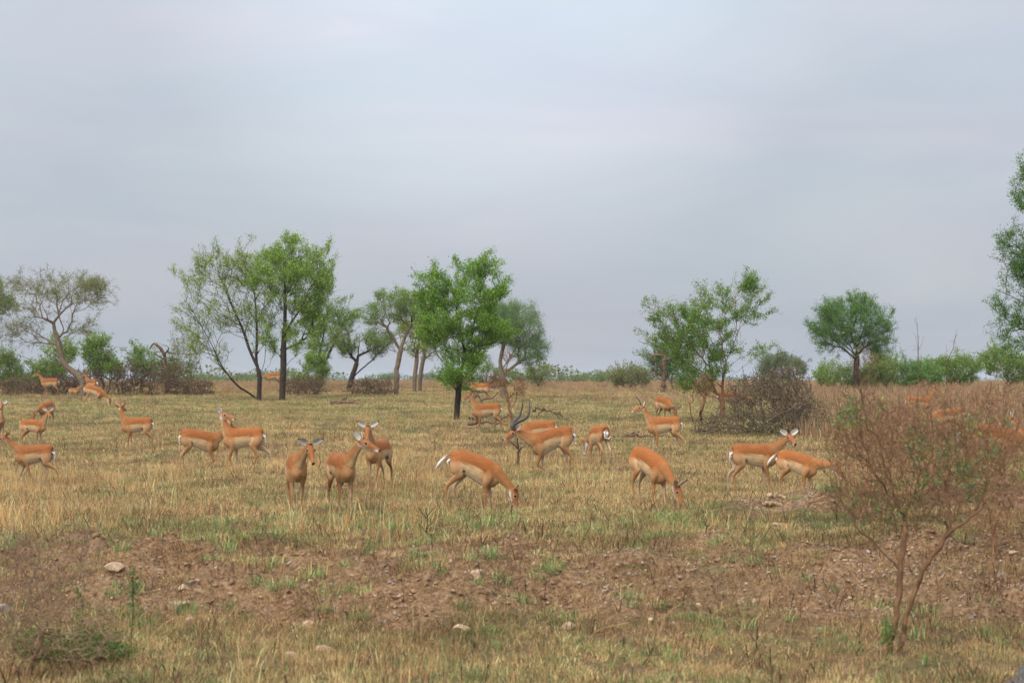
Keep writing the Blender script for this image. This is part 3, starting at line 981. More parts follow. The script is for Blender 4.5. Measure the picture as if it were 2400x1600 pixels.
def radii(X, pr, r_tip, r_base, p=.74):
    n = len(X)
    order = topo(pr)
    cnt = np.zeros(n)
    haschild = np.zeros(n, bool); haschild[pr[pr >= 0]] = True
    cnt[~haschild] = 1
    for i in order[::-1]:
        if pr[i] >= 0: cnt[pr[i]] += cnt[i]
    mx = cnt.max()
    # thickness also grows a little along a branch
    depth = np.zeros(n)
    for i in order[::-1]:
        if pr[i] >= 0: depth[pr[i]] = max(depth[pr[i]], depth[i] + np.linalg.norm(X[i] - X[pr[i]]))
    r = r_tip + (r_base - r_tip) * ((cnt - 1) / max(mx - 1, 1)) ** p
    r = np.maximum(r, r_tip * (1 + .35 * np.minimum(depth, 3)))
    return r, depth


def topo(pr):
    n = len(pr)
    kids = [[] for _ in range(n)]
    st = []
    for i, p in enumerate(pr):
        if p < 0: st.append(i)
        else: kids[p].append(i)
    out = []
    while st:
        i = st.pop(); out.append(i); st.extend(kids[i])
    return out


def tubes(X, pr, r, sides=5, mask=None):
    """one frustum per edge, rings shared in direction along the main branch"""
    n = len(X)
    e = np.nonzero(pr >= 0)[0]
    if mask is not None: e = e[mask[e]]
    if not len(e): return np.zeros((0, 3)), np.zeros((0, 4), int)
    p = pr[e]
    d = X[e] - X[p]; d /= np.linalg.norm(d, axis=1)[:, None] + 1e-9
    tang = np.zeros((n, 3)); tang[e] = d
    # main child: thickest
    main = np.full(n, -1); mr = np.zeros(n)
    for i, q in zip(e, p):
        if r[i] > mr[q]: mr[q] = r[i]; main[q] = i
    T1 = d.copy()
    mc = main[e]; has = mc >= 0
    T1[has] = d[has] + tang[mc[has]]
    T0 = np.where((main[p] == e)[:, None] & (np.linalg.norm(tang[p], axis=1) > 0)[:, None], d + tang[p], d)
    T0 /= np.linalg.norm(T0, axis=1)[:, None] + 1e-9; T1 /= np.linalg.norm(T1, axis=1)[:, None] + 1e-9
    ref = np.array([.31, .83, .17])

    def frame(t):
        a = np.cross(t, ref); a /= np.linalg.norm(a, axis=1)[:, None] + 1e-9
        return a, np.cross(t, a)
    a0, b0 = frame(T0); a1, b1 = frame(T1)
    r0 = np.where(main[p] == e, r[p], np.minimum(r[p], r[e] * 1.25)); r1 = r[e]
    th = np.linspace(0, 2 * np.pi, sides, endpoint=False)
    c, s = np.cos(th), np.sin(th)
    R0 = X[p][:, None] + r0[:, None, None] * (a0[:, None] * c[None, :, None] + b0[:, None] * s[None, :, None])
    R1 = X[e][:, None] + r1[:, None, None] * (a1[:, None] * c[None, :, None] + b1[:, None] * s[None, :, None])
    V = np.concatenate([R0, R1], 1).reshape(-1, 3)
    base = np.arange(len(e))[:, None] * (2 * sides)
    j = np.arange(sides); jn = (j + 1) % sides
    Q = np.stack([base + j, base + jn, base + sides + jn, base + sides + j], -1).reshape(-1, 4)
    return V, Q


def wood_mesh(X, pr, r, thick=.02):
    V1, Q1 = tubes(X, pr, r, 7, r >= thick)
    V2, Q2 = tubes(X, pr, r, 3, r < thick)
    return mesh_np('wood', np.concatenate([V1, V2]), quads=np.concatenate([Q1, Q2 + len(V1)]), smooth=True)


def leaf_mesh(pos, dirs, size, cols, rg, aspect=.5, jitter=.3):
    """leaf-sized diamond faces at pos, pointing along dirs"""
    n = len(pos)
    d = dirs + rg.normal(0, .55, (n, 3)); d /= np.linalg.norm(d, axis=1)[:, None] + 1e-9
    w = np.cross(d, rg.normal(0, 1, (n, 3))); w /= np.linalg.norm(w, axis=1)[:, None] + 1e-9
    L = size * rg.uniform(1 - jitter, 1 + jitter, n)[:, None]
    W = L * aspect * rg.uniform(.8, 1.2, n)[:, None]
    V = np.stack([pos, pos + d * L * .5 + w * W * .5, pos + d * L, pos + d * L * .5 - w * W * .5], 1).reshape(-1, 3)
    q = np.arange(n)[:, None] * 4 + np.arange(4)[None]
    me = mesh_np('leaves', V, quads=q)
    set_col(me, np.repeat(cols, 4, axis=0))
    return me


def in_ellipsoids(ell, n, rg, clump=0, shell=.45):
    """n points in a union of ellipsoids (centre, radii, weight); shell pushes outward; clump gathers them into tufts"""
    w = np.array([e[2] for e in ell], float); w /= w.sum()
    k = rg.choice(len(ell), n, p=w)
    C = np.array([e[0] for e in ell]); S = np.array([e[1] for e in ell])
    v = rg.normal(0, 1, (n, 3)); v /= np.linalg.norm(v, axis=1)[:, None]
    rad = rg.uniform(0, 1, n) ** (1 / 3) ; rad = rad * (1 - shell) + shell * rad ** .4
    p = C[k] + v * rad[:, None] * S[k]
    if clump:
        m = max(4, n // clump)
        seeds = p[:m]
        own = rg.integers(0, m, n)
        p = seeds[own] + rg.normal(0, 1, (n, 3)) * (S[k].mean(1)[:, None] * .13)
    return p


def leaf_colors(n, base, rg, var=.22, warm=None, wf=.15):
    c = np.repeat(np.array(base)[None], n, 0)
    v = np.exp(rg.normal(0, var, n))[:, None]
    c = c * v
    if warm is not None:
        m = rg.uniform(0, 1, n) < wf
        c[m] = np.array(warm) * v[m]
    c[:, 0] *= np.exp(rg.normal(0, .12, n))
    return np.clip(c, 0, .8)


def plant(name, label, cat, base, roots, ell, npts, r_base, r_tip, bark, leaf=None, group=None, bf=.35, clump=0, shell=.5, maxlen=.35, jit=.10,
          p=.74, seed=1, spur=None, shoot=None, trunk_name='trunk', crown_name='crown', thick=.02, relax_it=2, extra=None):
    """one tree or shrub: > trunk (wood) and > crown (leaves). roots/ell in world coordinates, stored relative to base"""
    rg = np.random.default_rng(seed)
    base = np.asarray(base, float)
    pts = in_ellipsoids(ell, npts, rg, clump, shell)
    pts = pts[pts[:, 2] > zg(pts[:, 0], pts[:, 1]) + .05]
    X, pr, n0 = grow(roots, pts, bf)
    X = relax(X, pr, n0, relax_it, .45)
    X, pr = subdivide(X, pr, jit, maxlen)
    r, depth = radii(X, pr, r_tip, r_base, p)
    if shoot:
        # long leafy shoots that stand out of the crown: (count, length)
        cen = np.mean([e_[0] for e_ in ell], axis=0)
        q = np.nonzero((depth < .5) & (pr >= 0) & (X[:, 2] > cen[2] - .1 * (cen[2] - base[2])))[0]
        far = np.linalg.norm((X[q] - cen) / np.mean([e_[1] for e_ in ell], axis=0), axis=1) + rg.uniform(0, 1.2, len(q))
        q = q[np.argsort(-far)][:shoot['n'] * 2]
        q = rg.choice(q, min(shoot['n'], len(q)), replace=False)
        o = X[q] - cen; o /= np.linalg.norm(o, axis=1)[:, None] + 1e-9
        d = o + np.array([0, 0, shoot.get('up', .55)]) + rg.normal(0, .3, o.shape); d /= np.linalg.norm(d, axis=1)[:, None]
        L = shoot['len'] * rg.uniform(.4, 1.3, len(q))
        cur, st = q.copy(), X[q].copy()
        for k_ in range(4):
            st = st + d * (L / 4)[:, None] + rg.normal(0, .02, st.shape)
            n_old = len(X)
            X = np.concatenate([X, st]); pr = np.concatenate([pr, cur]); cur = n_old + np.arange(len(q))
            r = np.concatenate([r, np.full(len(q), r_tip * (1.1 - .1 * k_))]); depth = np.concatenate([depth, np.zeros(len(q))])
    if spur:
        # short side twigs on the thin wood: (per node, length, radius)
        q = np.nonzero((depth < spur.get('depth', .8)) & (pr >= 0))[0]
        k = rg.poisson(spur['n'], len(q)); q = np.repeat(q, k)
        d = X[q] - X[pr[q]]; d /= np.linalg.norm(d, axis=1)[:, None] + 1e-9
        v = rg.normal(0, 1, (len(q), 3)); v -= (v * d).sum(1)[:, None] * d; v /= np.linalg.norm(v, axis=1)[:, None] + 1e-9
        v = v * rg.uniform(.6, 1.1, len(q))[:, None] + d * rg.uniform(.2, .9, len(q))[:, None] + np.array([0, 0, spur.get('up', .15)])
        v /= np.linalg.norm(v, axis=1)[:, None]
        start = X[q] + (X[pr[q]] - X[q]) * rg.uniform(0, 1, len(q))[:, None] * .9
        tip = X[q] + v * (spur['len'] * rg.uniform(.5, 1.4, len(q)))[:, None]
        n_old = len(X)
        X = np.concatenate([X, tip]); pr = np.concatenate([pr, q])
        r = np.concatenate([r, np.full(len(q), r_tip * .8)]); depth = np.concatenate([depth, np.zeros(len(q))])
    X = X - base
    root = empty(name, base)
    tag(root, label, cat, group)
    obj(trunk_name, wood_mesh(X, pr, r, thick), bark, root)
    if leaf:
        e = np.nonzero((pr >= 0) & (depth < leaf.get('depth', .9)))[0]
        d = X[e] - X[pr[e]]; L = np.linalg.norm(d, axis=1)
        # patchy: some branches carry many leaves, some almost none
        q = X[e] + base
        s = leaf.get('patch', 1.6)
        dens = .5 * vn(q[:, 0] * s + q[:, 1] * s * .6, q[:, 2] * s + q[:, 1] * .5 * s, seed) + .5 * vn(q[:, 0] * s * 2.7 - q[:, 1] * s, q[:, 2] * s * 2.7, seed + 3)
        dens = sstep(leaf.get('lo', .25), leaf.get('hi', .65), dens)
        cnt = rg.poisson(np.maximum(L, .02) * leaf['per_m'] * 3.0 * (dens + leaf.get('min', .08)))
        i = np.repeat(np.arange(len(e)), cnt)
        t = rg.uniform(0, 1, len(i))[:, None]
        pos = X[pr[e]][i] + d[i] * t + rg.normal(0, leaf.get('spread', .05), (len(i), 3))
        dirs = d[i] / (L[i][:, None] + 1e-6) + np.array([0, 0, leaf.get('up', .25)])
        cols = leaf_colors(len(i), leaf['col'], rg, leaf.get('var', .25), leaf.get('warm'), leaf.get('wf', .2))
        me = leaf_mesh(pos, dirs, leaf['size'] * .78, cols, rg, leaf.get('aspect', .5))
        obj(crown_name, me, leaf.get('mat', M_LEAF), root)
    return root


def E(cx, cy, D, rx, ry, w=None, rd=None, dd=0.0):
    """ellipsoid from photograph pixels: centre, half sizes in pixels, at depth D + dd"""
    k = (D) / F
    c = P(cx, cy, D + dd)
    return (c, np.array([rx * k, (rd if rd is not None else rx) * k, ry * k]), w if w is not None else rx * ry)


def line(pts, D, r=None, dd=None):
    """polyline from photograph pixels at depth D (dd: depth offsets)"""
    return np.array([P(x, y, D + (dd[i] if dd else 0)) for i, (x, y) in enumerate(pts)])


def on_ground(px, D):
    return ground_at(px, D) - np.array([0, 0, .06])
E_ = E
G_BRIGHT = (.148, .220, .036); G_YELLOW = (.180, .220, .040); G_MID = (.105, .175, .032); G_DARK = (.070, .130, .026)
G_HAZE = (.125, .185, .075); G_OLIVE = (.140, .160, .055); G_GREY = (.125, .155, .080)


def LF(col, per_m=60, size=.085, **k):
    col = tuple(1.5 * c for c in col)
    if 'warm' in k: k['warm'] = tuple(1.5 * c for c in k['warm'])
    d = dict(col=col, per_m=per_m * .8, size=size, aspect=.5, spread=.07)
    d.update(k)
    return d


def trees():
    E = lambda cx, cy, D, rx, ry, *a, **k: E_(cx, cy, D, rx * .95, ry * .93, *a, **k)
    # --- far left: leaning flat-topped acacia
    D = 90.0
    b = ground_at(196, D)
    b0 = P(196, 928, D); b0[2] = b[2] - .05
    tr = np.vstack([b0, line([(190, 890), (172, 872), (152, 855), (140, 818), (132, 785), (125, 757), (136, 742)], D)])
    plant('leaning_acacia', 'leaning flat-topped acacia with sparse grey-green crown at far left', 'tree', b0,
          [tr, (line([(152, 855), (107, 851), (61, 838), (20, 824), (-25, 816)], D, dd=[0, -.6, -1, -1.2, -1.5]),),
           (line([(138, 812), (108, 795), (78, 775), (50, 764)], D, dd=[0, .5, 1, 1.2]),),
           (line([(136, 742), (160, 718), (205, 704), (252, 708)], D, dd=[0, -.5, -1, -1]),),
           (line([(136, 742), (150, 700), (190, 668), (240, 660)], D),),
           (line([(134, 800), (160, 785), (190, 770), (225, 758)], D),)],
          [E(150, 672, D, 112, 32, 3.2), E(60, 690, D, 85, 45, 2.0), E(215, 690, D, 52, 26, 1.0), E(185, 770, D, 48, 18, .6), E(40, 775, D, 75, 35, 1.8), E(110, 720, D, 80, 30, 1.0)],
          1900, .14, .006, M_BARK_GREY, LF(G_OLIVE, 60, .07, var=.22, lo=.35, hi=.75, warm=(.16, .15, .07), wf=.3), bf=.25, clump=9, shell=.55, spur=dict(n=.30, len=.22), shoot=dict(n=60, len=.28), seed=11, maxlen=.4)
    D = 98.0
    b0 = on_ground(-40, D)
    plant('spreading_acacia', 'denser green acacia crown reaching in at the left picture edge', 'tree', b0,
          [np.vstack([b0, line([(-45, 860), (-38, 800), (-25, 740)], D)])],
          [E(-25, 690, D, 75, 48), E(-60, 660, D, 80, 40), E(5, 720, D, 45, 30)],
          700, .2, .006, M_BARK_GREY, LF(G_MID, 60, .08, warm=G_OLIVE, wf=.3), bf=.3, clump=8, spur=dict(n=.30, len=.22), shoot=dict(n=60, len=.28), seed=12)
    # --- twin clump left of centre
    D = hit(606, 936)[1]
    b0 = hit(606, 936) - np.array([0, 0, .08])
    plant('many_stemmed_tree', 'sparse yellow-green tree with dark leaning stems left of centre', 'tree', b0,
          [np.vstack([b0, line([(608, 900), (608, 880), (601, 848), (602, 790), (598, 705), (590, 650)], D)]),
           (np.vstack([b0, line([(590, 925), (561, 907), (534, 877), (515, 848), (500, 815), (478, 775), (452, 730)], D, dd=[0, -.3, -.6, -.9, -1, -1.1, -1.2])]),),
           (line([(609, 880), (620, 848), (623, 794), (634, 755), (640, 700)], D, dd=[0, .3, .6, .9, 1]),),
           (line([(603, 860), (585, 820), (570, 775), (545, 720), (520, 660)], D, dd=[0, .3, .5, .6, .6]),),
           (line([(611, 885), (632, 850), (645, 820)], D, dd=[0, -.3, -.5]),)],
          [E(510, 690, D, 92, 95, 3), E(570, 670, D, 75, 92, 2.6), E(470, 760, D, 55, 65, 1.2), E(590, 760, D, 60, 60, .9), E(530, 620, D, 70, 45, 1.2), E(630, 700, D, 40, 70, .8), E(490, 820, D, 46, 34, .5)],
          2200, .125, .0055, M_BARK_DARK, LF(G_YELLOW, 52, .075, lo=.38, hi=.8, var=.3, warm=G_BRIGHT, wf=.25), bf=.45, clump=6, shell=.5, spur=dict(n=.30, len=.22), shoot=dict(n=60, len=.28), seed=21, maxlen=.4)
    b0 = hit(661, 938) - np.array([0, 0, .08])
    D = b0[1]
    plant('straight_stemmed_tree', 'bright green tree with straight dark trunk right of the leaning stems', 'tree', b0,
          [np.vstack([b0, line([(662, 900), (664, 861), (664, 820), (666, 781), (668, 740), (668, 700), (668, 650), (672, 610)], D)]),
           (line([(665, 781), (690, 745), (715, 705), (740, 660)], D, dd=[0, -.5, -1, -1.2]),),
           (line([(668, 740), (645, 700), (625, 660), (610, 630)], D, dd=[0, -.6, -.9, -1.1]),),
           (line([(664, 861), (690, 838), (720, 818), (742, 800)], D, dd=[0, -.4, -.6, -.8]),),
           (line([(668, 700), (690, 655), (705, 610), (712, 575)], D, dd=[0, .4, .6, .8]),)],
          [E(690, 660, D, 95, 90, 3.4), E(700, 600, D, 62, 42, 1.2), E(640, 640, D, 70, 50, 1.8), E(745, 690, D, 42, 80, 1.3), E(715, 760, D, 60, 38, .9), E(760, 620, D, 24, 45, .5), E(705, 800, D, 52, 30, .6), E(640, 780, D, 36, 40, .5)],
          2000, .14, .006, M_BARK_DARK, LF(G_BRIGHT, 80, .085, lo=.25, hi=.68, var=.32, warm=(.17, .27, .045), wf=.25), bf=.4, clump=8, shell=.5, spur=dict(n=.30, len=.22), shoot=dict(n=60, len=.28), seed=22, maxlen=.4)
    # --- smaller trees behind, towards the centre
    D = 112.0
    b0 = on_ground(752, D)
    plant('slender_tree', 'small hazy green tree just right of the straight-trunked tree', 'tree', b0,
          [np.vstack([b0, line([(752, 870), (748, 840), (755, 800), (765, 760)], D)]), (line([(752, 870), (770, 830), (790, 790)], D),)],
          [E(770, 760, D, 58, 62), E(800, 740, D, 36, 42), E(745, 810, D, 38, 36)], 800, .13, .007, M_BARK_DARK, LF(G_MID, 46, .10, warm=G_BRIGHT, wf=.4), bf=.4, clump=7, spur=dict(n=.30, len=.22), shoot=dict(n=60, len=.28), seed=31)
    D = 104.0
    b0 = on_ground(816, D)
    plant('low_forked_tree', 'low forked tree with dark slanting stems left of the bare-trunked tree', 'tree', b0,
          [np.vstack([b0, line([(826, 880), (836, 850), (842, 800)], D)]), (line([(822, 888), (850, 862), (878, 838), (895, 815)], D),), (line([(836, 850), (810, 815), (800, 790)], D),)],
          [E(845, 775, D, 62, 62, 2), E(890, 800, D, 38, 34), E(815, 800, D, 36, 34)], 900, .14, .007, M_BARK_DARK, LF(G_MID, 40, .09, warm=G_OLIVE, wf=.4, lo=.35, hi=.75), bf=.4, clump=6, spur=dict(n=.30, len=.22), shoot=dict(n=60, len=.28), seed=32)
    b0 = hit(927, 927) - np.array([0, 0, .06]); D = b0[1]
    plant('bare_trunked_tree', 'umbrella-shaped tree on a bare pale trunk left of the middle tree', 'tree', b0,
          [np.vstack([b0, line([(929, 895), (930, 869), (934, 845), (939, 821), (944, 804)], D)]),
           (line([(939, 821), (922, 795), (905, 765), (880, 735)], D),), (line([(944, 804), (958, 770), (975, 735), (985, 705)], D),), (line([(941, 812), (935, 770), (930, 720)], D, dd=[0, .6, 1]),),
           (line([(936, 830), (900, 812), (868, 798)], D, dd=[0, -.5, -.8]),)],
          [E(920, 720, D, 72, 32, 2.2), E(965, 730, D, 48, 40, 1.3), E(885, 740, D, 48, 26, 1.0), E(880, 785, D, 40, 18, .5)],
          1250, .12, .006, M_BARK_GREY, LF(G_MID, 60, .075, warm=G_BRIGHT, wf=.35, lo=.3, hi=.72), bf=.3, clump=8, spur=dict(n=.30, len=.22), shoot=dict(n=60, len=.28), seed=33)
    b0 = hit(971, 920) - np.array([0, 0, .06]); D = b0[1]
    plant('thin_pale_tree', 'left stem of the close pair of grey trunks behind the middle tree', 'tree', b0,
          [np.vstack([b0, line([(972, 880), (976, 850), (979, 815), (985, 780)], D)])],
          [E(975, 800, D, 30, 40), E(965, 765, D, 34, 26)], 480, .11, .007, M_BARK_GREY, LF(G_YELLOW, 55, .09, lo=.35, hi=.8), bf=.35, clump=6, spur=dict(n=.30, len=.22), shoot=dict(n=60, len=.28), seed=34)
    b0 = hit(983, 917) - np.array([0, 0, .06]); D = b0[1]
    plant('thin_pale_tree', 'right stem of the close pair of grey trunks behind the middle tree', 'tree', b0,
          [np.vstack([b0, line([(985, 885), (990, 850), (996, 825), (1008, 780)], D)])],
          [E(1010, 800, D, 32, 44), E(1000, 765, D, 34, 26)], 480, .11, .007, M_BARK_GREY, LF(G_YELLOW, 55, .09, lo=.35, hi=.8), bf=.35, clump=6, spur=dict(n=.30, len=.22), shoot=dict(n=60, len=.28), seed=35)
    # --- the middle tree
    b0 = hit(1069, 985) - np.array([0, 0, .08]); D = b0[1]
    plant('middle_tree', 'full fresh-green tree standing over the alert doe near the centre', 'tree', b0,
          [np.vstack([b0, line([(1072, 950), (1074, 915), (1079, 880), (1088, 840), (1087, 800), (1080, 770), (1072, 740)], D)]),
           (line([(1087, 820), (1105, 780), (1112, 757), (1120, 715), (1122, 680)], D, dd=[0, -.3, -.5, -.6, -.6]),),
           (line([(1088, 840), (1055, 825), (1030, 800), (1015, 770)], D, dd=[0, -.5, -.9, -1]),),
           (line([(1088, 838), (1130, 818), (1165, 785)], D, dd=[0, .4, .7]),),
           (line([(1074, 760), (1045, 735), (1015, 718)], D, dd=[0, .3, .5]),),
           (line([(1112, 757), (1150, 725), (1172, 690)], D),),
           (line([(1076, 900), (1060, 885), (1050, 872)], D, dd=[0, -.4, -.5]),)],
          [E(1080, 730, D, 100, 78, 3.6), E(1125, 670, D, 55, 48, 1.3), E(1030, 690, D, 52, 40, 1.1), E(1150, 770, D, 48, 52, 1.4), E(1020, 765, D, 48, 46, 1.2), E(1070, 874, D, 38, 32, 1.15, dd=-.4), E(1092, 828, D, 52, 26, 1.2), E(1095, 800, D, 70, 34, 1.0),
           E(1125, 630, D, 18, 24, .3), E(1018, 640, D, 10, 26, .14), E(1085, 640, D, 18, 28, .25)],
          2100, .10, .0048, M_BARK_DARK, LF((.105, .195, .028), 95, .072, lo=.18, hi=.6, var=.34, warm=(.16, .25, .035), wf=.35, spread=.06), bf=.4, clump=8, shell=.5, spur=dict(n=.32, len=.18), shoot=dict(n=70, len=.30), seed=41, maxlen=.3)
    D = 88.0
    b0 = on_ground(1180, D)
    plant('misty_acacia', 'soft blue-green feathery acacia right behind the middle tree', 'tree', b0,
          [np.vstack([b0, line([(1178, 890), (1172, 850), (1180, 810)], D)]), (line([(1174, 870), (1200, 830), (1220, 800)], D),), (line([(1176, 880), (1215, 850), (1250, 830)], D),)],
          [E(1215, 765, D, 62, 58, 2.6), E(1240, 815, D, 46, 46, 1.4), E(1175, 760, D, 50, 50, 1.2)],
          1600, .13, .007, M_BARK_GREY, LF((.110, .185, .060), 95, .075, var=.2, lo=.2, hi=.6, aspect=.3, spread=.1), bf=.3, clump=0, shell=.4, spur=dict(n=.30, len=.22), shoot=dict(n=60, len=.28), seed=42, relax_it=1)
    D = 96.0
    b0 = on_ground(1140, D)
    plant('round_bush', 'olive bush low behind the middle tree\'s trunk', 'bush', b0, [np.vstack([b0, line([(1140, 890), (1142, 870)], D)])],
          [E(1135, 872, D, 40, 26), E(1190, 880, D, 40, 22)], 500, .08, .007, M_BARK_GREY, LF(G_OLIVE, 60, .09, warm=G_MID, wf=.5), clump=6, seed=43)
    b0 = hit(1201, 995) - np.array([0, 0, .05]); D = b0[1]
    plant('bare_shrub', 'leafless reddish shrub rising left of the ram\'s horns', 'shrub', b0,
          [np.vstack([b0, line([(1196, 965), (1190, 940), (1184, 905), (1186, 870)], D)]), (line([(1192, 948), (1178, 925), (1164, 900), (1158, 885)], D),), (line([(1196, 968), (1212, 935), (1222, 905)], D),),
           (line([(1200, 975), (1222, 950), (1226, 925)], D, dd=[0, -.2, -.3]),)],
          [E(1190, 870, D, 38, 36, 2), E(1160, 895, D, 24, 18), E(1218, 905, D, 18, 26), E(1190, 835, D, 14, 14)], 420, .045, .0042, M_BARK_BROWN, None, bf=.5, clump=0, spur=dict(n=.8, len=.18), seed=44, maxlen=.2, jit=.14, thick=.012)
    # --- the right-hand tree and the brushwood under it
    b0 = hit(1692, 988) - np.array([0, 0, .08]); D = b0[1]
    plant('open_crowned_tree', 'open-crowned green tree with spreading twigs above the brushwood on the right', 'tree', b0,
          [np.vstack([b0, line([(1692, 950), (1693, 915), (1694, 889), (1698, 868), (1702, 850)], D)]),
           (line([(1698, 890), (1735, 864), (1777, 833), (1808, 811)], D, dd=[0, -.3, -.6, -.8]),),
           (line([(1702, 850), (1710, 830), (1718, 808), (1742, 760), (1790, 738), (1822, 730)], D, dd=[0, .1, .2, .3, .2, .1]),),
           (line([(1696, 880), (1680, 860), (1668, 830), (1650, 790), (1640, 740)], D, dd=[0, -.4, -.6, -.8, -.9]),),
           (line([(1702, 850), (1690, 800), (1690, 750), (1705, 700)], D, dd=[0, .4, .8, 1]),),
           (line([(1668, 830), (1620, 800), (1570, 790), (1520, 798)], D, dd=[-.6, -.8, -1, -1]),),
           (line([(1650, 790), (1600, 760), (1560, 735), (1512, 728)], D, dd=[-.8, -.8, -.9, -1]),),
           (line([(1718, 808), (1745, 720), (1748, 680)], D, dd=[.2, .4, .5]),)],
          [E(1640, 780, D, 85, 58, 2.8), E(1660, 720, D, 75, 50, 1.9), E(1570, 790, D, 62, 28, 1.0), E(1560, 735, D, 48, 28, .7), E(1740, 710, D, 58, 42, 1.2), E(1640, 848, D, 70, 46, 2.9), E(1610, 805, D, 80, 46, 1.6), E(1636, 894, D, 50, 28, 1.0), E(1745, 790, D, 55, 50, .7), E(1745, 672, D, 16, 22, .2), E(1650, 680, D, 16, 26, .2)],
          1900, .072, .0045, M_BARK_BROWN, LF((.090, .165, .032), 80, .068, lo=.22, hi=.66, var=.34, warm=(.13, .21, .034), wf=.35, spread=.05), bf=.42, clump=7, shell=.5, spur=dict(n=.32, len=.18), shoot=dict(n=70, len=.30), seed=51, maxlen=.3)
    b1 = hit(1625, 990) - np.array([0, 0, .05]); D = b1[1] - .6
    plant('crooked_shrub', 'crooked brown many-stemmed shrub left of the open-crowned tree\'s trunk', 'shrub', b1,
          [np.vstack([b1, line([(1618, 960), (1622, 930), (1612, 900)], D)]), np.vstack([b1 + np.array([.3, .1, 0]), line([(1645, 960), (1652, 930), (1640, 900)], D)]), (line([(1620, 950), (1600, 925), (1596, 900)], D),)],
          [E(1620, 930, D, 40, 48, 2), E(1650, 900, D, 30, 30), E(1620, 985, D, 52, 24, 1.2)], 300, .045, .0045, M_BARK_BROWN, LF(G_DARK, 9, .06, lo=.5, hi=.9), bf=.3, spur=dict(n=.4, len=.16), seed=52, maxlen=.2, jit=.16, thick=.012)
    thick_roots = []
    rg = np.random.default_rng(5)
    b2 = hit(1790, 1022) - np.array([0, 0, .05]); D = b2[1] + .8
    for k in range(13):
        g = ground_at(1650 + 255 * rg.uniform(0, 1), D + rg.uniform(-1.6, 1.6)) - np.array([0, 0, .05])
        thick_roots.append(np.array([g, g + np.array([rg.normal(0, .25), rg.normal(0, .2), .4]), g + np.array([rg.normal(0, .5), rg.normal(0, .4), .8])]))
    thick_roots.append((line([(1870, 1000), (1862, 960), (1840, 920), (1790, 905)], D, dd=[-1.6] * 4),))
    thick_roots.append((line([(1800, 985), (1850, 955), (1885, 935), (1930, 918)], D, dd=[-1.8] * 4),))
    plant('brushwood', 'tangled brown brushwood thicket under the open-crowned tree', 'thicket', b2, thick_roots,
          [E(1835, 900, D, 76, 44, 1.7, rd=80), E(1765, 915, D, 70, 40, 1.2, rd=80), E(1895, 975, D, 50, 50, 1.0, rd=70), E(1800, 960, D, 108, 70, 3.2, rd=120), E(1740, 990, D, 95, 40, 1.6, rd=100), E(1860, 940, D, 55, 55, 1.4, rd=80), E(1780, 905, D, 60, 28, .6, rd=60), E(1850, 1000, D, 60, 32, 1.0, rd=80), E(1670, 1005, D, 60, 22, .7, rd=60)],
          3300, .036, .0075, M_BRUSH, LF(G_MID, 3.0, .06, lo=.45, hi=.9), bf=.15, spur=dict(n=.6, len=.28, depth=3.0, up=-.05), seed=53, maxlen=.22, jit=.18, relax_it=1, thick=.014, trunk_name='branches', crown_name='leaves')
    D = 118.0
    b0 = on_ground(1848, D)
    plant('grey_green_tree', 'small rounded grey-green tree behind the brushwood', 'tree', b0, [np.vstack([b0, line([(1848, 890), (1846, 860)], D)])],
          [E(1848, 832, D, 56, 36, 2), E(1835, 860, D, 60, 28)], 1000, .12, .008, M_BARK_GREY, LF(G_GREY, 55, .10, var=.25, lo=.25, hi=.65), clump=7, spur=dict(n=.30, len=.22), shoot=dict(n=60, len=.28), seed=54)
    D = 92.0
    b0 = on_ground(2003, D)
    plant('round_feathery_tree', 'rounded feathery green tree alone on the right', 'tree', b0,
          [np.vstack([b0, line([(2006, 890), (2007, 860), (2009, 835), (2008, 810)], D)]), (line([(2008, 835), (1985, 812), (1955, 790), (1925, 770)], D),), (line([(2009, 830), (2035, 805), (2065, 785)], D),),
           (line([(2008, 815), (1990, 770), (1975, 730)], D),), (line([(2008, 815), (2025, 770), (2040, 735)], D),)],
          [E(1998, 762, D, 100, 62, 4), E(1950, 780, D, 54, 40, 1.2), E(2060, 790, D, 46, 44, 1.2), E(2000, 725, D, 72, 34, 1.2)],
          1900, .13, .006, M_BARK_DARK, LF((.085, .160, .036), 85, .085, lo=.28, hi=.62, var=.28, aspect=.35, up=.5), bf=.22, clump=9, shell=.6, spur=dict(n=.30, len=.22), shoot=dict(n=60, len=.28), seed=55)
    # --- right edge: tall dark feathery tree
    D = 70.0
    b0 = on_ground(2478, D)
    plant('tall_edge_tree', 'tall dark feathery tree cut by the right picture edge', 'tree', b0,
          [np.vstack([b0, line([(2472, 880), (2468, 800), (2462, 700), (2458, 600), (2454, 500), (2452, 400)], D)]),
           (line([(2468, 800), (2422, 780), (2382, 770), (2342, 790)], D),), (line([(2466, 760), (2412, 720), (2362, 690), (2334, 680)], D),), (line([(2462, 650), (2412, 600), (2367, 565)], D),),
           (line([(2460, 560), (2412, 500), (2382, 470)], D),), (line([(2454, 470), (2422, 430), (2402, 400)], D),)],
          [E(2422, 690, D, 95, 90, 3), E(2397, 780, D, 68, 55, 1.2), E(2422, 590, D, 70, 62, 1.6), E(2502, 650, D, 90, 180, 2.4), E(2397, 470, D, 28, 34, .35), E(2417, 400, D, 22, 28, .25), E(2372, 560, D, 30, 22, .4)],
          1900, .18, .005, M_BARK_DARK, LF(G_DARK, 70, .075, lo=.22, hi=.66, var=.34, warm=(.07, .16, .03), wf=.4), bf=.35, clump=8, shell=.5, spur=dict(n=.30, len=.22), shoot=dict(n=60, len=.28), seed=56, maxlen=.3)
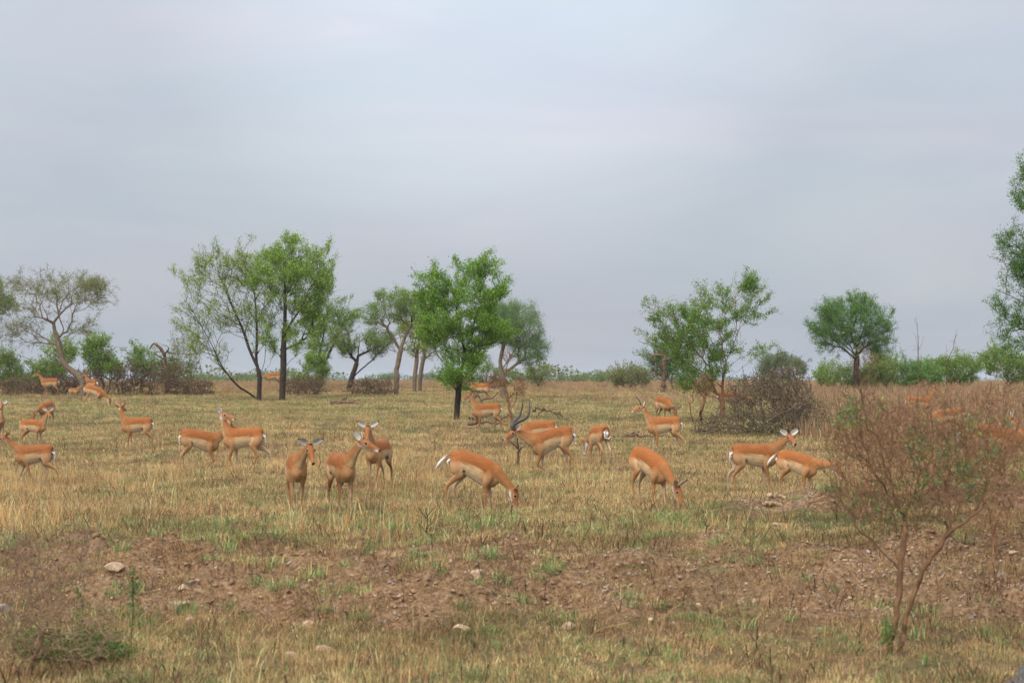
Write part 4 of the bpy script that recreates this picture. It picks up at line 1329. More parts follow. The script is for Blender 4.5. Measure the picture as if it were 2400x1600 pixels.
    # --- bare poles
    for (x0, y0, x1, y1, sd, lab) in ((2152, 850, 2148, 742, 61, 'thin bare dead sapling, the taller of two right of the feathery tree'), (2218, 860, 2243, 772, 62, 'thin leaning dead sapling above the right-hand bushes')):
        D = 60.0
        b0 = on_ground(x0 - 6, D)
        plant('dead_sapling', lab, 'sapling', b0, [np.vstack([b0, line([(x0, 900), (x0, y0), ((x0 + x1) / 2 + 2, (y0 + y1) / 2), (x1, y1)], D)])],
              [E((x0 + x1) / 2, (y0 + y1) / 2 + 12, D, 20, 40, 1), E(x1, y1 + 8, D, 6, 10, .3)], 26, .017, .003, M_DEAD, None, seed=sd, jit=.15)


def bushes():
    E = E_
    spec = [  # px, D, [ellipses], colour, n, name, label, bark, leaf per m, warm
        ('leafy_bush', 'dark green bush under the left picture edge acacia', 10, 96, [(15, 868, 40, 36), (40, 890, 40, 18)], G_MID, 520, 60, G_OLIVE),
        ('leafy_bush', 'bright green bush behind the far-left doe\'s back', 125, 97, [(112, 870, 44, 28), (140, 830, 36, 26)], G_BRIGHT, 620, 64, G_MID),
        ('leafy_bush', 'bright leafy bush right of the leaning acacia\'s trunk', 236, 95, [(232, 830, 32, 34), (250, 868, 44, 24)], G_BRIGHT, 640, 66, G_MID),
        ('leafy_bush', 'green bush beside the hooked dead trunk on the left', 330, 96, [(335, 850, 30, 34), (372, 865, 44, 22)], G_MID, 520, 52, G_BRIGHT),
        ('twiggy_bush', 'thin upright half-bare bush left of the leaning stems', 428, 96, [(432, 830, 36, 46), (425, 870, 44, 30)], G_OLIVE, 620, 16, G_YELLOW),
        ('leafy_bush', 'round green bush between the straight trunk and the slender tree', 738, 106, [(738, 870, 26, 28), (725, 890, 36, 14)], G_MID, 420, 64, G_BRIGHT),
        ('leafy_bush', 'blue-green bush behind the hooked snag right of centre', 1560, 104, [(1560, 850, 40, 34), (1592, 872, 44, 26)], (.06, .13, .045), 640, 60, G_MID),
        ('leafy_bush', 'low olive bush left of the hooked snag', 1478, 108, [(1478, 884, 48, 18)], G_OLIVE, 420, 52, (.13, .13, .06)),
        ('leafy_bush', 'bright bush under the left side of the feathery tree', 1938, 108, [(1938, 880, 30, 22)], G_BRIGHT, 300, 60, G_MID),
        ('leafy_bush', 'wide bright bush right below the feathery tree', 2118, 106, [(2105, 872, 58, 30), (2150, 880, 54, 26)], (.095, .185, .045), 900, 64, G_MID),
        ('leafy_bush', 'green bush hiding the feathery tree\'s trunk', 1985, 96, [(1985, 884, 56, 24), (2030, 880, 40, 26)], G_MID, 520, 56, G_OLIVE),
        ('leafy_bush', 'olive bush leaning before the wide bright bush', 2070, 98, [(2066, 870, 30, 34)], G_OLIVE, 340, 34, G_MID),
        ('leafy_bush', 'dark rounded bush in the row left of the edge tree', 2215, 110, [(2210, 868, 40, 26), (2252, 866, 40, 32)], G_MID, 760, 64, G_BRIGHT),
        ('leafy_bush', 'green bush with bare lower stems below the tall edge tree', 2352, 100, [(2345, 848, 48, 32), (2385, 862, 46, 36)], G_MID, 820, 50, G_BRIGHT),
        ('leafy_bush', 'small feathery bush right of the misty acacia', 1262, 110, [(1262, 880, 28, 16)], G_OLIVE, 300, 52, G_HAZE),
        ('leafy_bush', 'low pale bush on the horizon right of centre', 1340, 190, [(1340, 893, 34, 8)], G_HAZE, 240, 46, G_OLIVE),
        ('leafy_bush', 'low green bush on the horizon left of the hooked snag', 1428, 170, [(1432, 890, 40, 10)], G_HAZE, 300, 46, G_OLIVE),
    ]
    for k, (name, lab, px, D, ells, col, n, pm, warm) in enumerate(spec):
        rg = np.random.default_rng(100 + k)
        b0 = on_ground(px, D)
        roots = []
        s = D / F
        for j in range(4):
            g = b0 + np.array([rg.uniform(-12, 12) * s, rg.uniform(-10, 10) * s, 0])
            roots.append(np.array([g, g + np.array([rg.normal(0, 5) * s, rg.normal(0, 5) * s, 12 * s])]))
        ee = [E(cx, cy, D, rx, ry) for (cx, cy, rx, ry) in ells]
        plant(name, lab, 'bush', b0, roots, ee, int(n * 1.7), .05, .006 if D < 140 else .012, M_BARK_GREY, LF(col, pm * .55, .105 if D < 140 else .13, warm=warm, wf=.35, var=.32, lo=.2, hi=.6), bf=.25, clump=7, spur=dict(n=.3, len=.2), shoot=dict(n=40, len=.45), seed=200 + k,
              trunk_name='stems')
    # brown dry thicket on the left with the hooked dead trunk
    D = 93.0
    rg = np.random.default_rng(77)
    for k, (cx, cy, rx, ry, lab) in enumerate(((300, 880, 40, 36, 'brown leafless thicket left of the hooked dead trunk'), (385, 880, 52, 34, 'brown leafless thicket around the hooked dead trunk'),
                                              (45, 900, 60, 16, 'dark twiggy scrub at the foot of the left-edge bush'), (205, 885, 40, 22, 'dark scrub around the leaning acacia\'s foot'),
                                              (712, 897, 58, 13, 'brown dry scrub right of the straight dark trunk'), (868, 899, 60, 10, 'low brown scrub left of the bare pale trunk'),
                                              (135, 893, 44, 18, 'dark scrub just behind the far-left doe\'s legs'), (455, 900, 50, 10, 'low brown scrub left of the leaning stems'))):
        roots = []
        for j in range(7):
            g = on_ground(cx + rg.uniform(-rx, rx) * .8, D + rg.uniform(-1, 1))
            roots.append(np.array([g, g + np.array([rg.normal(0, .2), rg.normal(0, .2), .5])]))
        b0 = on_ground(cx, D)
        plant('dry_thicket', lab, 'thicket', b0, roots, [E(cx, cy, D, rx, ry), E(cx, cy + 18, D, rx * 1.1, ry * .6)], 760, .04, .010, M_DEAD,
              LF((.14, .095, .06), 3.5, .07, warm=G_MID, wf=.35), bf=.15, spur=dict(n=.5, len=.25, depth=2), seed=300 + k, maxlen=.25, jit=.18, relax_it=1, trunk_name='branches', crown_name='leaves')
    # hooked snags
    for k, (D, px, pts, lab) in enumerate(((95.0, 392, [(392, 880), (388, 850), (384, 830), (372, 812), (360, 805), (354, 812), (351, 818)], 'dead trunk with a hooked tip rising from the left thicket'),
                                           (97.0, 1552, [(1556, 880), (1556, 850), (1558, 835), (1545, 832), (1530, 834), (1523, 840), (1522, 850)], 'hooked dead snag before the blue-green bush right of centre'))):
        b0 = on_ground(px, D)
        tr = np.vstack([b0, line(pts, D)])
        X = catmull(tr, 26)
        pr = np.arange(-1, 25)
        r = np.interp(np.linspace(0, 1, 26), [0, .5, .8, 1], [.12, .10, .07, .03])
        X2 = X - b0
        root = empty('dead_snag', b0)
        tag(root, lab, 'dead tree')
        V, Q = tubes(X2, pr, r * (1 + .15 * np.random.default_rng(k).normal(0, 1, 26)), 8)
        tk = obj('trunk', mesh_np('trunk', V, quads=Q, smooth=True), M_DEAD, root)
        for j in range(6):
            a = X2[6 + 2 * j]
            rg2 = np.random.default_rng(50 + j + 9 * k)
            e2 = catmull(np.array([a, a + np.array([rg2.normal(0, .5), rg2.normal(0, .4), .3]), a + np.array([rg2.normal(0, .9), rg2.normal(0, .5), .5 + rg2.uniform(-.3, .4)])]), 8)
            V, Q = tubes(e2, np.arange(-1, 7), np.linspace(.04, .008, 8), 5)
            obj('branch', mesh_np('branch', V, quads=Q, smooth=True), M_DEAD, tk)
    # far line of flat-topped trees on the horizon
    rg = np.random.default_rng(9)
    far = [(1378, 893, 330, 20, 'tiny umbrella tree on the horizon right of centre, left of the pair'), (1402, 894, 300, 17, 'tiny umbrella tree on the horizon right of centre, right of the pair'),
           (452, 884, 420, 40, 'hazy distant wood edge left of the leaning stems'), (520, 888, 460, 34, 'hazy distant tree row behind the leaning left stem'), (575, 883, 430, 36, 'hazy distant trees just left of the many-stemmed trunk'),
           (905, 884, 450, 30, 'hazy distant tree behind the bare trunk'), (1025, 886, 480, 30, 'hazy distant trees left of the middle trunk'), (1225, 890, 420, 24, 'hazy distant bush right of the leafless shrub')]
    for k, (cx, cy, D, rx, lab) in enumerate(far):
        b0 = on_ground(cx, D)
        ry = 7 if k < 2 else 9
        if k < 2:
            ee = [E(cx, cy - 7, D, rx, 4.5), E(cx, cy - 4, D, rx * .6, 4)]
        else:
            ee = [E(cx + rg.uniform(-rx, rx) * .7, cy + rg.uniform(-3, 3), D, rx * .55, ry) for _ in range(4)]
        plant('distant_tree', lab, 'tree', b0, [np.vstack([b0, P(cx, cy + 4, D), P(cx + 1, cy, D)])], ee, 260, .12, .03, M_BARK_GREY, LF(G_GREY, 26, .24, var=.2, lo=.1, hi=.5, spread=.3, depth=3), bf=.25, seed=400 + k, maxlen=2.0,
              group='far trees along the horizon')


def foreground():
    E = E_
    b0 = hit(2092, 1535) - np.array([0, 0, .06]); D = b0[1]
    z = lambda X, Y: (1840 + X / 2.24, 900 + Y / 2.24)
    L = lambda pts, dd: line([z(*q) for q in pts], D, dd=dd)
    s1 = np.vstack([b0 + np.array([-.05, 0, 0]), L([(556, 1340), (585, 1230), (603, 1120), (606, 1000), (612, 900), (625, 800), (632, 700), (610, 600), (560, 520)], [0, 0, 0, 0, .05, .1, .15, .2, .25])])
    s2 = np.vstack([b0 + np.array([.07, .03, 0]), L([(600, 1330), (640, 1200), (682, 1060), (720, 980), (762, 915), (815, 840), (868, 772)], [0, 0, -.05, -.1, -.12, -.15, -.2])])
    roots = [s1, s2,
             (L([(868, 772), (866, 680), (860, 600), (840, 515)], [-.2, -.2, -.15, -.1]),),
             (L([(868, 772), (950, 695), (1030, 660), (1110, 655), (1200, 660), (1290, 640)], [-.2, -.25, -.3, -.3, -.3, -.3]),),
             (L([(1020, 665), (1090, 600), (1180, 560), (1260, 500)], [-.3, -.3, -.2, -.1]),),
             (L([(600, 980), (575, 905), (505, 880), (440, 830), (390, 770), (365, 735)], [0, .05, .1, .15, .2, .2]),),
             (L([(720, 985), (800, 900), (930, 850), (1060, 840), (1150, 800)], [-.1, -.25, -.35, -.4, -.45]),),
             (L([(630, 720), (570, 640), (520, 560), (470, 470)], [.15, .1, 0, -.1]),),
             (L([(625, 800), (700, 720), (740, 620), (750, 520)], [.1, .2, .3, .3]),)]
    top = np.vstack([L([(560, 520), (500, 330), (440, 150), (400, -20), (370, -160), (345, -255)], [.25, .3, .35, .4, .4, .4])])
    roots.append((top,))
    roots.append((L([(840, 515), (900, 380), (980, 220), (1050, 100), (1120, -60), (1180, -200)], [-.1, 0, .1, .15, .2, .2]),))
    roots.append((L([(750, 520), (760, 380), (740, 230), (700, 120)], [.3, .3, .3, .3]),))
    e = [E(2110, 1080, D, 200, 110, 2.4), E(2050, 1010, D, 120, 90, 1.6), E(2260, 1060, D, 150, 100, 2.2), E(2000, 970, D, 80, 60, .6), E(2180, 985, D, 200, 70, 1.8), E(2330, 1130, D, 100, 80, 1.2), E(2350, 980, D, 90, 90, 1.0),
         E(2030, 870, D, 40, 60, .4), E(2120, 1190, D, 140, 60, 1.2), E(1985, 1170, D, 90, 50, .6)]
    plant('foreground_shrub', 'large dry brown shrub in the right foreground with few green leaves', 'shrub', b0, roots, e, 4300, .028, .0021, M_SHRUB,
          LF((.075, .150, .055), 16, .045, lo=.56, hi=.76, min=0.0, aspect=.42, spread=.025, warm=G_BRIGHT, wf=.3, depth=.6, patch=2.6), bf=.28, shell=.2, spur=dict(n=.6, len=.08), seed=71, maxlen=.10, jit=.16, relax_it=1, thick=.009, p=.66,
          trunk_name='branches', crown_name='leaves')
    # paler dry shrubs behind it
    rg = np.random.default_rng(15)
    for k, (px, py, ells, lab) in enumerate((
            (2040, 1240, [(2040, 1110, 100, 110, 2), (2080, 1010, 110, 90, 1.6), (1990, 1050, 60, 70, .6)], 'pale leafless shrub left of the large foreground shrub, behind the mound'),
            (2300, 1300, [(2310, 1140, 110, 130, 2), (2350, 1000, 100, 100, 1.4), (2230, 1050, 90, 90, 1)], 'pale leafless shrub right of the large foreground shrub'),
            (2130, 1190, [(2130, 1060, 120, 100, 2), (2190, 960, 110, 70, 1.2)], 'pale leafless shrub straight behind the large foreground shrub'))):
        g0 = hit(px, py) - np.array([0, 0, .04]); Dk = g0[1]
        rts = []
        for j in range(5):
            g = g0 + np.array([rg.normal(0, .12), rg.normal(0, .12), 0])
            rts.append(np.array([g, g + np.array([rg.normal(0, .12), rg.normal(0, .12), .3]), g + np.array([rg.normal(0, .3), rg.normal(0, .3), .6])]))
        plant('pale_dry_shrub', lab, 'shrub', g0, rts, [E(cx, cy, Dk, rx, ry, ww) for (cx, cy, rx, ry, ww) in ells], 2500, .016, .0022, M_TWIG_TAN,
              LF((.10, .16, .06), 2.2, .05, lo=.6, hi=.85, min=0.0, spread=.03), bf=.25, shell=.2, spur=dict(n=.7, len=.10), seed=90 + k, maxlen=.14, jit=.18, relax_it=1, thick=.007, trunk_name='branches', crown_name='leaves')
    # green shoot at its foot
    b1 = b0 + np.array([-.06, -.12, .05])
    plant('leafy_shoot', 'small green shoot at the foot of the foreground shrub', 'plant', b1, [np.array([b1, b1 + [0, 0, .15], b1 + [-.02, 0, .28]])], [(b1 + np.array([-.02, 0, .26]), np.array([.06, .06, .12]), 1)], 30, .006, .002, M_BARK_BROWN,
          LF((.09, .17, .04), 60, .04, lo=0, hi=.1, spread=.02), seed=72, trunk_name='stem', crown_name='leaves')
    # left foreground: leafless grey shrub
    D = 16.6
    b2 = on_ground(60, D)
    zz = lambda X, Y: (X / 3.484, 1150 + Y / 3.484)
    L = lambda pts, dd=None: line([zz(*q) for q in pts], D, dd=dd)
    roots = [np.vstack([b2, L([(330, 900), (240, 790), (150, 680), (60, 580), (-40, 480)])]), (L([(330, 900), (280, 720), (290, 560), (300, 420), (230, 270), (170, 130)]),), (L([(300, 420), (350, 320), (420, 230)]),),
             (np.vstack([L([(500, 1180)]), L([(700, 800), (720, 500), (700, 300), (620, 180), (500, 60)])]),), (L([(705, 330), (780, 380), (900, 230), (1050, 110), (1180, 60)]),), (L([(430, 1020), (500, 1100), (640, 1200), (760, 1280)]),)]
    plant('grey_foreground_shrub', 'leafless grey twiggy shrub in the left foreground corner', 'shrub', b2, roots,
          [E(70, 1400, D, 95, 110, 2.2), E(40, 1500, D, 90, 60, 1.4), E(190, 1480, D, 110, 80, 1.8), E(180, 1290, D, 80, 70, .7), E(40, 1290, D, 60, 50, .6)], 1900, .022, .0031, M_TWIG_GREY, None, bf=.25, shell=.3, spur=dict(n=.45, len=.09), seed=73, maxlen=.12, jit=.15,
          relax_it=1, thick=.008, trunk_name='branches')
    D = 17.4
    b3 = on_ground(190, D)
    rg = np.random.default_rng(4)
    roots = []
    for j in range(6):
        g = on_ground(90 + 40 * j + rg.uniform(-10, 10), D + rg.uniform(-.4, .4))
        roots.append(np.array([g, g + np.array([rg.normal(0, .05), 0, .12])]))
    plant('creeping_bush', 'low dark green creeping bush tangled in the left foreground twigs', 'bush', b3, roots,
          [E(170, 1525, D, 150, 24, 2.4, rd=80), E(225, 1490, D, 60, 26, .7, rd=60), E(100, 1500, D, 70, 30, .8, rd=60)], 1100, .012, .0026, M_BARK_BROWN, LF((.07, .125, .03), 80, .035, lo=.2, hi=.6, warm=G_BRIGHT, wf=.2, spread=.03, patch=4.0), bf=.2,
          seed=74, maxlen=.12, relax_it=1, trunk_name='stems', crown_name='leaves')
    for k, (pts, lab) in enumerate((([(190, 1470), (186, 1440), (190, 1415), (184, 1390)], 'leafy green vine on the twigs at far left'), ([(306, 1450), (310, 1410), (316, 1380), (310, 1350)], 'leafy green vine left of the large flat stone'))):
        D = 18.0
        g = on_ground(pts[0][0], D)
        pl = np.vstack([g, line(pts, D)])
        plant('green_vine', lab, 'vine', g, [pl], [(P(*pts[q], D), np.array([.05, .05, .08]), 1) for q in (1, 2, 3)], 40, .005, .002, M_BARK_BROWN, LF((.06, .12, .035), 34, .04, lo=0, hi=.1, spread=.02), seed=80 + k, trunk_name='stem', crown_name='leaves')


trees()
bushes()
foreground()
# ------------------------------------------------------------------ grass, gravel and litter (uncountable ground cover)
SRC = bpy.data.collections.new('ground_cover_sources')      # clump shapes, not part of the scene


def mat_grass():
    m, nt, out = mat_new('grass_blade')
    vc = nd(nt, 'ShaderNodeVertexColor', layer_name='Col').outputs['Color']
    pos = nd(nt, 'ShaderNodeNewGeometry').outputs['Position']
    n = nd(nt, 'ShaderNodeTexNoise', {'Vector': pos, 'Scale': .45, 'Detail': 4.0, 'Roughness': .6})
    mr = nd(nt, 'ShaderNodeMapRange', {'Value': n.outputs['Fac'], 'From Min': .3, 'From Max': .7, 'To Min': .70, 'To Max': 1.25})
    mul = nd(nt, 'ShaderNodeVectorMath', {0: vc, 'Scale': mr.outputs[0]}, operation='SCALE')
    d = nd(nt, 'ShaderNodeBsdfDiffuse', {'Color': mul.outputs[0]})
    t = nd(nt, 'ShaderNodeBsdfTranslucent', {'Color': mul.outputs[0]})
    mx = nd(nt, 'ShaderNodeMixShader', {'Fac': .30, 1: d.outputs[0], 2: t.outputs[0]})
    nt.links.new(mx.outputs[0], out.inputs['Surface'])
    return m


M_GRASS = mat_grass()
PAL_DRY = [lin(216, 188, 140), lin(198, 166, 118), lin(172, 142, 102), lin(144, 116, 86), lin(202, 168, 114), lin(154, 142, 98)]
PAL_MIX = [lin(200, 174, 128), lin(172, 150, 106), lin(148, 138, 92), lin(126, 130, 80), lin(110, 122, 70), lin(150, 122, 90)]
PAL_GREEN = [lin(120, 142, 86), lin(104, 128, 74), lin(140, 152, 98), lin(132, 138, 86), lin(182, 164, 116), lin(112, 136, 92)]
PAL_TALL = [lin(214, 180, 126), lin(196, 156, 102), lin(176, 134, 88), lin(206, 172, 124), lin(160, 124, 88)]
PAL_RED = [lin(180, 148, 114), lin(160, 128, 98), lin(138, 112, 88), lin(188, 160, 124), lin(134, 124, 90), lin(150, 116, 90)]
PAL_BROWN = [lin(120, 90, 66), lin(96, 72, 54), lin(146, 112, 82), lin(82, 62, 50)]


def clump(name, n, rad, h0, h1, w, lean, pal, seed, curl=.5, seeds=0.0):
    rg = np.random.default_rng(seed)
    a = rg.uniform(0, 2 * np.pi, n); r = rad * np.sqrt(rg.uniform(0, 1, n))
    base = np.stack([r * np.cos(a), r * np.sin(a), np.full(n, -.02)], 1)
    h = rg.uniform(h0, h1, n)
    az = a + rg.normal(0, 1.1, n)
    ln = np.abs(rg.normal(0, lean, n)) + .05
    out = np.stack([np.cos(az), np.sin(az), 0 * az], 1)
    side = np.stack([-np.sin(az + rg.normal(0, .8, n)), np.cos(az + rg.normal(0, .8, n)), 0 * az], 1)
    mid = base + out * (h * ln * .35)[:, None] + np.array([0, 0, 1]) * (h * .58)[:, None]
    drop = np.clip(1 - curl * ln * rg.uniform(.4, 1.2, n), .15, 1)
    tip = base + out * (h * ln)[:, None] + np.array([0, 0, 1]) * (h * drop)[:, None]
    ww = (w * rg.uniform(.6, 1.3, n))[:, None]
    V = np.stack([base - side * ww, base + side * ww, mid + side * ww * .8, mid - side * ww * .8, tip], 1).reshape(-1, 3)
    k = np.arange(n)[:, None] * 5
    Q = k + np.array([[0, 1, 2, 3]]); T = k + np.array([[3, 2, 4]])
    col = 1.10 * np.array(pal)[rg.integers(0, len(pal), n)] * np.exp(rg.normal(0, .32, n))[:, None]
    C = np.repeat(col, 5, axis=0)
    me = mesh_np(name, V, quads=Q, tris=T)
    set_col(me, np.clip(C, 0, .8))
    me.materials.append(M_GRASS)
    o = bpy.data.objects.new(name, me)
    return o


def source_set(name, objs):
    c = bpy.data.collections.new(name)
    for o in objs:
        c.objects.link(o)
    return c


def scatter(name, label, pts, rotz, scl, idx, coll, tilt=None, norm=None):
    """one stuff object: points that carry a clump each"""
    n = len(pts)
    me = bpy.data.meshes.new(name)
    me.vertices.add(n)
    me.vertices.foreach_set('co', np.asarray(pts, dtype=np.float32).ravel())
    rot = np.zeros((n, 3), dtype=np.float32); rot[:, 2] = rotz
    if tilt is not None: rot[:, :2] = tilt
    a = me.attributes.new('rot', 'FLOAT_VECTOR', 'POINT'); a.data.foreach_set('vector', rot.ravel())
    scl = np.asarray(scl, dtype=np.float32)
    if scl.ndim == 1: scl = np.repeat(scl[:, None], 3, 1)
    a = me.attributes.new('scl', 'FLOAT_VECTOR', 'POINT'); a.data.foreach_set('vector', scl.ravel())
    a = me.attributes.new('idx', 'INT', 'POINT'); a.data.foreach_set('value', np.asarray(idx, dtype=np.int32))
    o = bpy.data.objects.new(name, me)
    COL.objects.link(o)
    ng = bpy.data.node_groups.new(name + '_scatter', 'GeometryNodeTree')
    ng.interface.new_socket('Geometry', in_out='INPUT', socket_type='NodeSocketGeometry')
    ng.interface.new_socket('Geometry', in_out='OUTPUT', socket_type='NodeSocketGeometry')
    gi = ng.nodes.new('NodeGroupInput'); go = ng.nodes.new('NodeGroupOutput')
    ip = ng.nodes.new('GeometryNodeInstanceOnPoints')
    ci = ng.nodes.new('GeometryNodeCollectionInfo')
    ci.inputs['Collection'].default_value = coll
    ci.inputs['Separate Children'].default_value = True
    ci.inputs['Reset Children'].default_value = True

    def attr(nm, ty):
        q = ng.nodes.new('GeometryNodeInputNamedAttribute'); q.data_type = ty
        q.inputs['Name'].default_value = nm
        return q.outputs['Attribute']
    lk = ng.links.new
    lk(gi.outputs[0], ip.inputs['Points'])
    lk(ci.outputs[0], ip.inputs['Instance'])
    ip.inputs['Pick Instance'].default_value = True
    lk(attr('idx', 'INT'), ip.inputs['Instance Index'])
    e2r = ng.nodes.new('FunctionNodeEulerToRotation')
    lk(attr('rot', 'FLOAT_VECTOR'), e2r.inputs[0]); lk(e2r.outputs[0], ip.inputs['Rotation'])
    lk(attr('scl', 'FLOAT_VECTOR'), ip.inputs['Scale'])
    lk(ip.outputs[0], go.inputs[0])
    md = o.modifiers.new('scatter', 'NODES'); md.node_group = ng
    tag(o, label, kind='stuff')
    return o


def road_edge(x):
    x = np.asarray(x, float)
    return np.where(x < 4.7, 16.4 + (x - 4.12) * 2.5, 17.85 + .08 * (x - 4.7))


def on_road(x, D):
    return D < road_edge(x)


def sample_view(D0, D1, per_m2, rg, margin=1.12):
    """random ground points in the strip of plain between depths D0 and D1"""
    n = int(per_m2 * .5143 * margin * (D1 * D1 - D0 * D0) / 2 + per_m2 * 2 * (D1 - D0))
    D = np.sqrt(rg.uniform(D0 * D0, D1 * D1, n))
    x = rg.uniform(-1, 1, n) * (.2572 * margin * D + 1.0)
    off = ~on_road(x, D)
    return x[off], D[off]


def grasses():
    rg = np.random.default_rng(2024)
    short = source_set('short_sources',
                       [clump('short_%02d' % i, 130, .26, .035, .16, .0030, .7, PAL_DRY, 500 + i) for i in range(4)] +
                       [clump('short_%02d' % i, 130, .26, .035, .15, .0030, .7, PAL_MIX, 500 + i) for i in range(4, 8)] +
                       [clump('short_%02d' % i, 120, .24, .03, .13, .0030, .7, PAL_GREEN, 500 + i) for i in range(8, 11)])
    P_, Z_, S_, I_ = [], [], [], []
    for (d0, d1, den, sc) in ((14.3, 24, 28, .85), (24, 34, 20, .95), (34, 48, 12, 1.1), (48, 70, 7.5, 1.35), (70, 100, 5, 1.7), (100, 150, 2.2, 2.2)):
        x, D = sample_view(d0, d1, den, rg)
        s = soil(x, D); g = green(x, D)
        keep = rg.uniform(0, 1, len(x)) < np.clip(1.06 - 1.0 * s, .05, 1) * (.75 + .25 * sstep(.35, .55, fbm(x * .5 + 3, D * .35, 3, 91)))
        x, D, s, g = x[keep], D[keep], s[keep], g[keep]
        u = rg.uniform(0, 1, len(x))
        kind = np.where(u < .04 + g * .48, 2, np.where(u < .36 + g * .6, 1, 0))
        idx = np.where(kind == 2, 8 + rg.integers(0, 3, len(x)), np.where(kind == 1, 4 + rg.integers(0, 4, len(x)), rg.integers(0, 4, len(x))))
        P_.append(np.stack([x, D, zg(x, D)], 1)); Z_.append(rg.uniform(0, 6.28, len(x)))
        sv = sc * rg.uniform(.7, 1.25, len(x)) * (1 - .3 * s)
        hv = np.minimum(sv, 1.05 * rg.uniform(.75, 1.25, len(x))) * np.where(D > 24, .88, 1.0)
        S_.append(np.stack([sv, sv, hv], 1)); I_.append(idx)
    scatter('short_grass', 'short dry and green grass covering the plain', np.concatenate(P_), np.concatenate(Z_), np.concatenate(S_), np.concatenate(I_), short)
    # taller straw tufts
    tall = source_set('tall_sources', [clump('tall_%02d' % i, 26, .15, .22, .62, .0026, .42, PAL_TALL, 600 + i, .35) for i in range(5)] +
                      [clump('tall_%02d' % i, 12, .10, .25, .75, .0026, .55, PAL_TALL, 600 + i, .5) for i in range(5, 8)])
    P_, Z_, S_, I_ = [], [], [], []
    for (d0, d1, den, th) in ((14.3, 20, 5.0, .40), (22.4, 30, 8.0, .38), (30, 45, 6.0, .34), (45, 75, 3.4, .34), (75, 105, 1.2, .45)):
        x, D = sample_view(d0, d1, den, rg)
        nz = fbm(x * .45 + 1.7, D * .30, 3, 61)
        keep = (rg.uniform(0, 1, len(x)) < sstep(th, th + .2, nz) * 1.0 + .06) & (rg.uniform(0, 1, len(x)) > soil(x, D) * .92)
        x, D = x[keep], D[keep]
        P_.append(np.stack([x, D, zg(x, D)], 1)); Z_.append(rg.uniform(0, 6.28, len(x)))
        left = 1 - .45 * sstep(-.02, .10, x / D)
        near = np.where(D < 20, .62, np.where(D > 45, .5, np.where(D > 30, .7, .9)))
        sv = rg.uniform(.55, 1.15, len(x)) * near * left
        S_.append(sv); I_.append(rg.integers(0, 8, len(x)))
    scatter('tall_straw_grass', 'taller golden straw tufts among the short grass', np.concatenate(P_), np.concatenate(Z_), np.concatenate(S_), np.concatenate(I_), tall)
    # belt of tall reddish grass before the trees and the horizon
    red = source_set('belt_sources', [clump('belt_%02d' % i, 40, .35, .30, .75, .009, .35, PAL_RED, 650 + i, .35) for i in range(5)])
    P_, Z_, S_, I_ = [], [], [], []
    for (d0, d1, den, th) in ((80, 96, 1.4, .40), (96, 120, 2.6, .22), (120, 170, 1.8, .15), (170, 320, .35, .15)):
        x, D = sample_view(d0, d1, den, rg, 1.06)
        nz = fbm(x * .12 + 5.7, D * .09, 3, 67) + .12 * sstep(-.02, .08, x / D)
        keep = rg.uniform(0, 1, len(x)) < sstep(th, th + .22, nz)
        x, D = x[keep], D[keep]
        P_.append(np.stack([x, D, zg(x, D)], 1)); Z_.append(rg.uniform(0, 6.28, len(x)))
        S_.append(rg.uniform(.5, 1.05, len(x)) * np.where(D < 96, .6, np.where(D > 170, .8, .5))); I_.append(rg.integers(0, 5, len(x)))
    x, D = sample_view(52, 95, 3.2, rg, 1.06)     # rank grass on the right behind the shrub
    keep = (x / D > .145 + .03 * (vn(D * .2, x * 0, 3) - .5)) & (rg.uniform(0, 1, len(x)) < .8)
    x, D = x[keep], D[keep]
    P_.append(np.stack([x, D, zg(x, D)], 1)); Z_.append(rg.uniform(0, 6.28, len(x))); S_.append(rg.uniform(.6, 1.1, len(x))); I_.append(rg.integers(0, 5, len(x)))
    scatter('rank_dry_grass', 'belt of rank reddish dry grass along the back of the plain', np.concatenate(P_), np.concatenate(Z_), np.concatenate(S_), np.concatenate(I_), red)
    # green tufts on and behind the bank
    tuft = source_set('tuft_sources', [clump('tuft_%02d' % i, 60, .10, .06, .20, .0036, .75, PAL_GREEN, 700 + i, .6) for i in range(5)])
    P_, Z_, S_, I_ = [], [], [], []
    for (d0, d1, den, th) in ((14.3, 19.6, 4, .46), (19.6, 22.8, 10, .44), (22.6, 28, 8, .44), (28, 60, .8, .5)):
        x, D = sample_view(d0, d1, den, rg)
        nz = fbm(x * .9 + 8, D * .9, 3, 71)
        keep = rg.uniform(0, 1, len(x)) < sstep(th, th + .16, nz)
        x, D = x[keep], D[keep]
        P_.append(np.stack([x, D, zg(x, D)], 1)); Z_.append(rg.uniform(0, 6.28, len(x))); S_.append(rg.uniform(.5, 1.25, len(x)) * np.where(D > 28, .8, 1)); I_.append(rg.integers(0, 5, len(x)))
    scatter('green_grass_tufts', 'fresh green grass tufts on the bank and behind its edge', np.concatenate(P_), np.concatenate(Z_), np.concatenate(S_), np.concatenate(I_), tuft)
    # dry brown litter stems lying and standing
    lit = source_set('litter_sources', [clump('litter_%02d' % i, 16, .20, .08, .34, .0036, 1.5, PAL_BROWN, 750 + i, .9) for i in range(5)])
    P_, Z_, S_, I_ = [], [], [], []
    for (d0, d1, den) in ((14.3, 19, 6.0), (19, 24, 12.0), (24, 30, 6.0), (30, 60, 2.4), (60, 95, .5)):
        x, D = sample_view(d0, d1, den, rg)
        P_.append(np.stack([x, D, zg(x, D)], 1)); Z_.append(rg.uniform(0, 6.28, len(x))); S_.append(rg.uniform(.5, 1.2, len(x))); I_.append(rg.integers(0, 5, len(x)))
